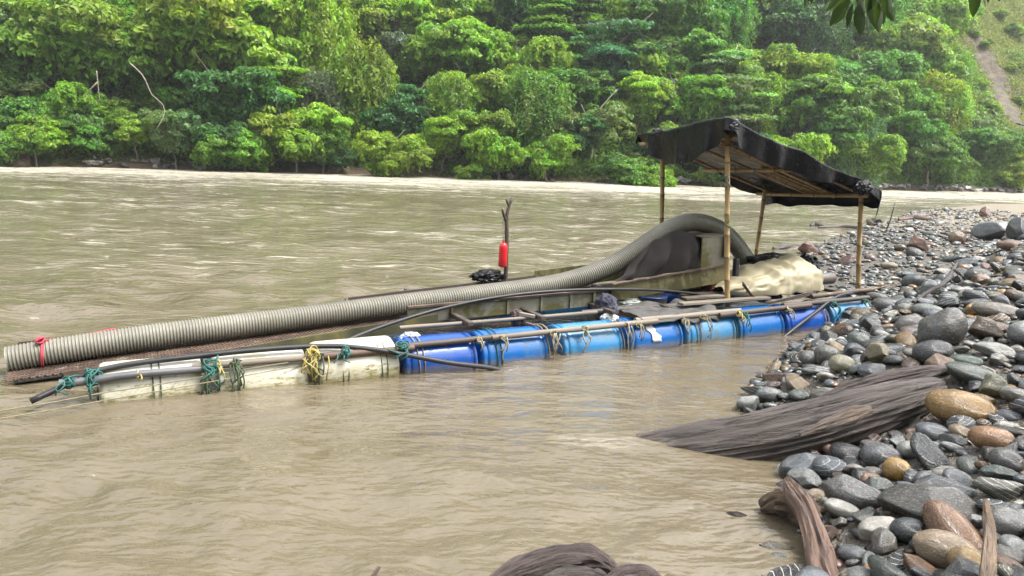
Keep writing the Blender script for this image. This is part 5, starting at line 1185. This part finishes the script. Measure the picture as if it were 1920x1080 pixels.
q = rs(1361, 335, 0.36); knot(q[0], q[1], q[2], 'dark_rope', 0.055, 6, 3, 0.14, 0.006, 'post_lashing', sh); q = rs(1362, 420, 0.36); knot(q[0], q[1], q[2], 'dark_rope', 0.05, 3, 2, 0.25, 0.005, 'post_lashing', sh)
o = lump('tied_corner', 'plastic_black', tuple(rs(1372, 238, 0.24)), (0.12, 0.06, 0.10), 31, 0.3, 2.5, 0.9, 0.35, parent=None)
o2 = lump('tied_corner', 'plastic_black', tuple(rs(1618, 352, 0.22)), (0.16, 0.07, 0.10), 33, 0.3, 2.5, 0.9, 0.35, parent=None)
o3 = lump('tied_corner', 'plastic_black', tuple(rs(1230, 252, 2.25)), (0.07, 0.07, 0.08), 34, 0.3, 2.5, 0.9, 0.35, parent=None)
for o_ in (o, o2, o3):
    off_ = np.array(o_['_off']) - np.array(sh['_off']); o_.parent = sh; o_.location = off_; o_.rotation_euler = (0, 0, 0)

# ================================================================== driftwood
t = NT('driftwood'); pos = t.coord(); a = t.n('Attribute', attribute_name='tint'); sp_ = t.n('SeparateXYZ', {0: a.outputs['Color']})
gr_ = t.n('CombineXYZ', {0: t.math('MULTIPLY', sp_.outputs['X'], 6.0), 1: t.math('MULTIPLY', sp_.outputs['Y'], 22.0), 2: t.math('MULTIPLY', sp_.outputs['Z'], 22.0)})
n1 = t.noise(t.mapv(gr_, (0.25, 0.55, 0.55)), 1.0, 7, 0.7, 0.8); n2 = t.noise(t.mapv(gr_, (0.3, 1, 1)), 1.6, 6, 0.75, 0.6); n3 = t.noise(pos, 2.0, 4, 0.6)
oi = t.n('ObjectInfo')
c = t.mix(t.ramp(n1, [(0.33, 0.0), (0.66, 1.0)]), t.mix(1.0, oi.outputs['Color'], (0.38, 0.36, 0.36), 'MULTIPLY'), t.mix(1.0, oi.outputs['Color'], (1.25, 1.22, 1.22), 'MULTIPLY'))
c = t.mix(t.ramp(n2, [(0.58, 0.0), (0.72, 0.5)]), c, (0.23, 0.2, 0.185)); c = t.mix(t.ramp(n2, [(0.38, 0.95), (0.45, 0.0)]), c, (0.008, 0.007, 0.007))
c = t.mix(t.ramp(n3, [(0.5, 0.0), (0.75, 0.5)]), c, t.mix(1.0, c, (1.15, 0.85, 0.65), 'MULTIPLY'))
h = t.math('ADD', n1, t.math('MULTIPLY', n2, 0.6))
M['drift'] = t.done(t.bsdf(c, 0.5, t.bump(h, 1.0, 0.06), 0.5))
def drift(name, pts, rad_, colr, parent=None, seg=40, n=70, rough=0.16, ell=(1, 1), seed=0, groove=0.1):
    P = spline(pts, n); R_ = np.interp(np.linspace(0, 1, n), np.linspace(0, 1, len(rad_)), rad_)
    def shape(u, ang):
        q = np.stack([np.cos(ang) * 1.6, np.sin(ang) * 1.6, 0 * ang + u * 3.0], -1); k = 1 + rough * fbm(q + seed, seed, 3)
        q2 = np.stack([np.cos(ang) * 3.6, np.sin(ang) * 3.6, 0 * ang + u * 1.8], -1); k = k - groove * np.clip(np.abs(vnoise(q2 + seed, seed + 7)) * -6 + 1, 0, 1) + 0.35 * groove * vnoise(q2 * 2.2, seed + 9)
        return k * ell[0], k * ell[1]
    b = MB(); b.tube(P, R_, seg, True, shape)
    L = np.linalg.norm(np.diff(P, axis=0), axis=1).sum(); ang = np.linspace(0, 2 * math.pi, seg, endpoint=False)
    tn = np.concatenate([np.stack([np.full(seg, i / (n - 1) * L), np.cos(ang) * R_[i], np.sin(ang) * R_[i], np.ones(seg)], -1) for i in range(n)])
    o_ = P[0] if parent is None else np.array(parent.location)
    o = b.build(name, M['drift'], parent, True, 50, tn, lambda v: v - o_)
    if parent is None: o.location = o_
    o.color = (*colr, 1); return o
def atp(px, py, z): return at(px, py, z)
lg = empty('drift_log', atp(1480, 830, 0.0)); tag(lg, 'big wet grey-brown drift log sloping from the cobbles into the water', 'log')
LC = (0.105, 0.088, 0.08)
drift('trunk', [atp(1150, 866, -0.24), atp(1250, 850, -0.12), atp(1340, 836, 0.0), atp(1440, 819, 0.12), atp(1530, 798, 0.23), atp(1610, 776, 0.34), atp(1690, 751, 0.44), atp(1760, 730, 0.51)], [0.19, 0.2, 0.21, 0.218, 0.215, 0.2, 0.17, 0.1], LC, lg, 84, 140, 0.16, (0.95, 1.0), 3, 0.13)
drift('split_slab', [atp(1540, 748, 0.38), atp(1600, 730, 0.47), atp(1670, 712, 0.55), atp(1730, 699, 0.61), atp(1772, 690, 0.64)], [0.03, 0.075, 0.08, 0.07, 0.03], (0.10, 0.08, 0.075), lg, 30, 50, 0.35, (0.7, 1.0), 5, 0.25)
drift('splinter', [atp(1500, 815, 0.32), atp(1560, 792, 0.40), atp(1612, 775, 0.45), atp(1632, 770, 0.46)], [0.015, 0.04, 0.055, 0.03], (0.15, 0.12, 0.095), lg, 24, 30, 0.4, (0.8, 1.1), 8, 0.3)
rt = empty('root_stump', atp(1520, 1000, 0.0)); tag(rt, 'weathered reddish-brown root stump curving out of the water beside the cobbles', 'driftwood')
drift('stem', [atp(1560, 1130, 0.0), atp(1540, 1060, 0.06), atp(1525, 1000, 0.14), atp(1508, 955, 0.2), atp(1485, 922, 0.25), atp(1476, 900, 0.26)], [0.09, 0.085, 0.075, 0.07, 0.075, 0.025], (0.21, 0.135, 0.10), rt, 34, 60, 0.3, (0.85, 1.15), 11, 0.25)
drift('root_lump', [atp(1430, 955, 0.02), atp(1462, 945, 0.09), atp(1495, 950, 0.13), atp(1530, 985, 0.1)], [0.05, 0.10, 0.11, 0.05], (0.13, 0.085, 0.055), rt, 30, 40, 0.45, (0.8, 1.1), 13, 0.35)
drift('root_stub', [atp(1520, 1010, 0.1), atp(1555, 1000, 0.12), atp(1575, 1010, 0.08)], [0.05, 0.05, 0.015], (0.09, 0.06, 0.045), rt, 20, 20, 0.4, (1, 1), 14, 0.3)
def ontop(px, py, dz=0.0): return hit_beach(px, py, dz)
o = drift('stick', [ontop(1848, 1120, 0.06), ontop(1853, 1060, 0.16), ontop(1856, 1000, 0.24), ontop(1851, 960, 0.3), ontop(1849, 938, 0.33)], [0.034, 0.036, 0.03, 0.024, 0.012], (0.26, 0.19, 0.13), None, 16, 40, 0.25, (1, 1), 17, 0.2); tag(o, 'pale upright stick wedged among the cobbles by the tan speckled boulder', 'stick')
dw = empty('driftwood_arch', atp(1040, 1075, 0.0)); tag(dw, 'dark wet arched driftwood at the water edge nearest the viewer', 'driftwood')
DC = (0.085, 0.062, 0.055)
drift('arch', [atp(890, 1130, -0.05), atp(960, 1082, 0.02), atp(1030, 1054, 0.06), atp(1095, 1048, 0.07), atp(1140, 1062, 0.05), atp(1152, 1078, 0.02)], [0.05, 0.062, 0.075, 0.085, 0.08, 0.03], DC, dw, 36, 70, 0.4, (1, 1), 21, 0.35)
drift('root_piece', [atp(1000, 1108, 0.02), atp(1060, 1082, 0.06), atp(1120, 1080, 0.06), atp(1142, 1092, 0.03)], [0.03, 0.05, 0.05, 0.02], (0.075, 0.065, 0.06), dw, 24, 40, 0.5, (1, 1), 23, 0.35)
o = drift('rounded_driftwood', [atp(1100, 1130, -0.03), atp(1150, 1098, 0.03), atp(1200, 1080, 0.05), atp(1228, 1090, 0.03), atp(1236, 1100, 0.0)], [0.05, 0.06, 0.07, 0.06, 0.03], DC, None, 28, 40, 0.3, (1, 1), 25, 0.25); tag(o, 'rounded dark driftwood piece beside the arched driftwood', 'driftwood')
o = drift('stick', [atp(694, 1095, 0.0), atp(703, 1075, 0.04), atp(712, 1062, 0.07)], [0.012, 0.013, 0.008], (0.16, 0.12, 0.09), None, 10, 16, 0.2, (1, 1), 27, 0.1); tag(o, 'small broken stick poking from the water at the bottom edge', 'stick')
o = drift('bark_piece', [atp(1362, 963, 0.0), atp(1380, 965, 0.012), atp(1400, 968, 0.0)], [0.008, 0.022, 0.008], (0.07, 0.055, 0.05), None, 12, 16, 0.4, (0.5, 1.2), 28, 0.2); tag(o, 'small dark bark piece floating near the root stump', 'driftwood')
for pts, r_, cc, lb in [([(1520, 424), (1528, 421), (1545, 426)], 0.1, (0.05, 0.045, 0.04), 'short dark snag in the shallows beyond the gravel spit'),
                        ([(1535, 427), (1580, 426), (1640, 428)], 0.07, (0.1, 0.09, 0.08), 'low half-sunk branch beyond the gravel spit'),
                        ([(1625, 414), (1640, 421), (1652, 420)], 0.11, (0.08, 0.065, 0.055), 'dark broken log at the edge of the sand bar'),
                        ([(1685, 412), (1715, 409), (1745, 412)], 0.14, (0.13, 0.09, 0.075), 'reddish-brown log lying on the sand bar'),
                        ([(1636, 412), (1648, 417), (1656, 413)], 0.13, (0.06, 0.05, 0.045), 'stubby dark stump on the sand bar'),
                        ([(1450, 468), (1480, 463), (1508, 462)], 0.09, (0.07, 0.055, 0.05), 'dark wet branch beside the reddish rock on the spit'),
                        ([(1745, 411), (1760, 406), (1746, 398)], 0.05, (0.08, 0.06, 0.05), 'thin bent branch on the sand bar')]:
    P_ = [np.maximum(hit_beach(*p, 0.05), [-99, -99, 0.02]) for p in pts]
    o = drift('drift_branch', P_, [r_ * 0.5, r_, r_ * 0.4], cc, None, 14, 24, 0.3, (1, 1), 31, 0.2); tag(o, lb, 'driftwood', 'driftwood on the far spit')
o = drift('drift_branch', [ontop(1660, 436, 0.0), ontop(1660, 436, 0.0) + (0.12, 0.0, 0.45), ontop(1660, 436, 0.0) + (0.2, 0.0, 1.0)], [0.025, 0.022, 0.012], (0.03, 0.027, 0.025), None, 8, 14, 0.1, (1, 1), 33, 0.1); tag(o, 'thin black stick standing upright in the gravel spit', 'stick')
o = drift('drift_branch', [ontop(1712, 566, 0.12), ontop(1745, 545, 0.14), ontop(1775, 525, 0.14), ontop(1795, 492, 0.14)], [0.02, 0.034, 0.03, 0.015], (0.06, 0.05, 0.048), None, 12, 30, 0.2, (1, 1), 35, 0.15); tag(o, 'dark bent branch lying over the upper cobbles', 'branch')
o = drift('drift_branch', [ontop(1625, 545, 0.06), ontop(1680, 532, 0.07), ontop(1735, 518, 0.08)], [0.012, 0.014, 0.01], (0.24, 0.19, 0.12), None, 8, 20, 0.1, (1, 1), 36, 0.1); tag(o, 'thin pale branch lying on the gravel behind the raft end', 'branch')

# ================================================================== branch of a near tree hanging into view
t = NT('near_leaf'); n1 = t.noise(t.coord(), 30, 4, 0.6); c = t.ramp(n1, [(0.3, (0.01, 0.02, 0.006)), (0.7, (0.022, 0.038, 0.01))])
mx = t.n('MixShader', {0: 0.3, 1: t.bsdf(c, 0.6, t.bump(n1, 0.2, 0.004), 0.25).outputs[0], 2: t.n('BsdfTranslucent', {'Color': (0.07, 0.13, 0.02, 1)}).outputs[0]}); M['near_leaf'] = t.done(mx)
def one_leaf(L, w):
    V = []; n = 9
    for i in range(n):
        x = i / (n - 1); ww = w * math.sin(math.pi * min(1, x * 0.97 + 0.02)) ** 0.75 * (1 - 0.35 * x)
        for y_ in (-1, -0.5, 0, 0.5, 1): V.append((ww * y_, 0.25 * ww * abs(y_) + 0.03 * L * math.sin(x * 5 + y_), -x * L))
    idx = np.arange(n * 5).reshape(n, 5); f = np.stack([idx[:-1, :-1], idx[1:, :-1], idx[1:, 1:], idx[:-1, 1:]], -1).reshape(-1, 4)
    return mesh_np('leaf', np.array(V), f, True, [M['near_leaf']])
LEAF = [one_leaf(0.13, 0.028), one_leaf(0.11, 0.02), one_leaf(0.15, 0.036)]
def spray(twigs, leaves, label, dist):
    c0 = CAM + ray(*twigs[0][0]) * dist; root = empty('overhanging_branch', c0); tag(root, label, 'branch', 'near tree branches hanging into view')
    b = MB()
    for tw in twigs: b.tube(spline([CAM + ray(*p) * (dist + 0.05 * i) for i, p in enumerate(tw)], 14), np.linspace(0.008, 0.003, 14), 6)
    b.build('twig', M['bark'], root, fn=lambda v: v - c0)
    for k, (px, py, ln, ang) in enumerate(leaves + [(a_[0] + random.uniform(-14, 14), a_[1] + random.uniform(-14, 2), a_[2] * 0.8, a_[3] + random.uniform(-30, 30)) for a_ in leaves]):
        o = link('leaf', LEAF[k % 3], root); p = CAM + ray(px, py - 7) * (dist + random.uniform(-0.15, 0.15)); s_ = ln / 46.0 * dist / 3.2 * 0.6
        o.location = p - c0; o.scale = (s_, s_, s_); o.rotation_euler = (random.uniform(-0.3, 0.5), rad(ang), random.uniform(-1.0, 1.0))
spray([[(1560, -60), (1590, -20), (1610, 5), (1600, 25)], [(1610, -30), (1640, 0), (1645, 20)], [(1540, -40), (1520, -10), (1515, 5)]],
      [(1588, 8, 62, 25), (1600, 14, 60, 8), (1612, 16, 55, -10), (1572, 2, 36, 40), (1625, 0, 66, -5), (1640, -4, 70, -8), (1632, 22, 50, 5), (1646, 10, 56, -4), (1618, -10, 44, 5), (1580, -10, 40, 30), (1650, -18, 60, 0), (1515, -2, 24, 10), (1520, -8, 26, -20), (1600, -20, 50, 10), (1585, 22, 34, 35), (1658, -4, 40, -10), (1636, -20, 66, 12)], 'nearer cluster of long dark leaves hanging above the shelter', 3.2)
spray([[(1790, -50), (1810, -20), (1840, -8), (1860, -5)]], [(1782, -8, 22, 30), (1800, -14, 20, 20), (1832, -12, 44, 0), (1840, -14, 42, -5), (1855, -14, 34, -10), (1848, -20, 40, 8), (1866, -12, 26, -20), (1822, -20, 30, 10)], 'small dark leaf cluster hanging at the top above the landslip', 3.4)

# ================================================================== humid air over the river
hz = MB(); hz.box((40, 75, 92), (420, 350, 192)); t = NT('humid_air')
pv = t.n('VolumePrincipled', {'Color': (0.95, 0.98, 1.0, 1), 'Density': 0.00034, 'Anisotropy': 0.3}); t.t.links.new(pv.outputs[0], t.out.inputs['Volume'])
ho = hz.build('haze', t.m, smooth=False); tag(ho, kind='stuff')
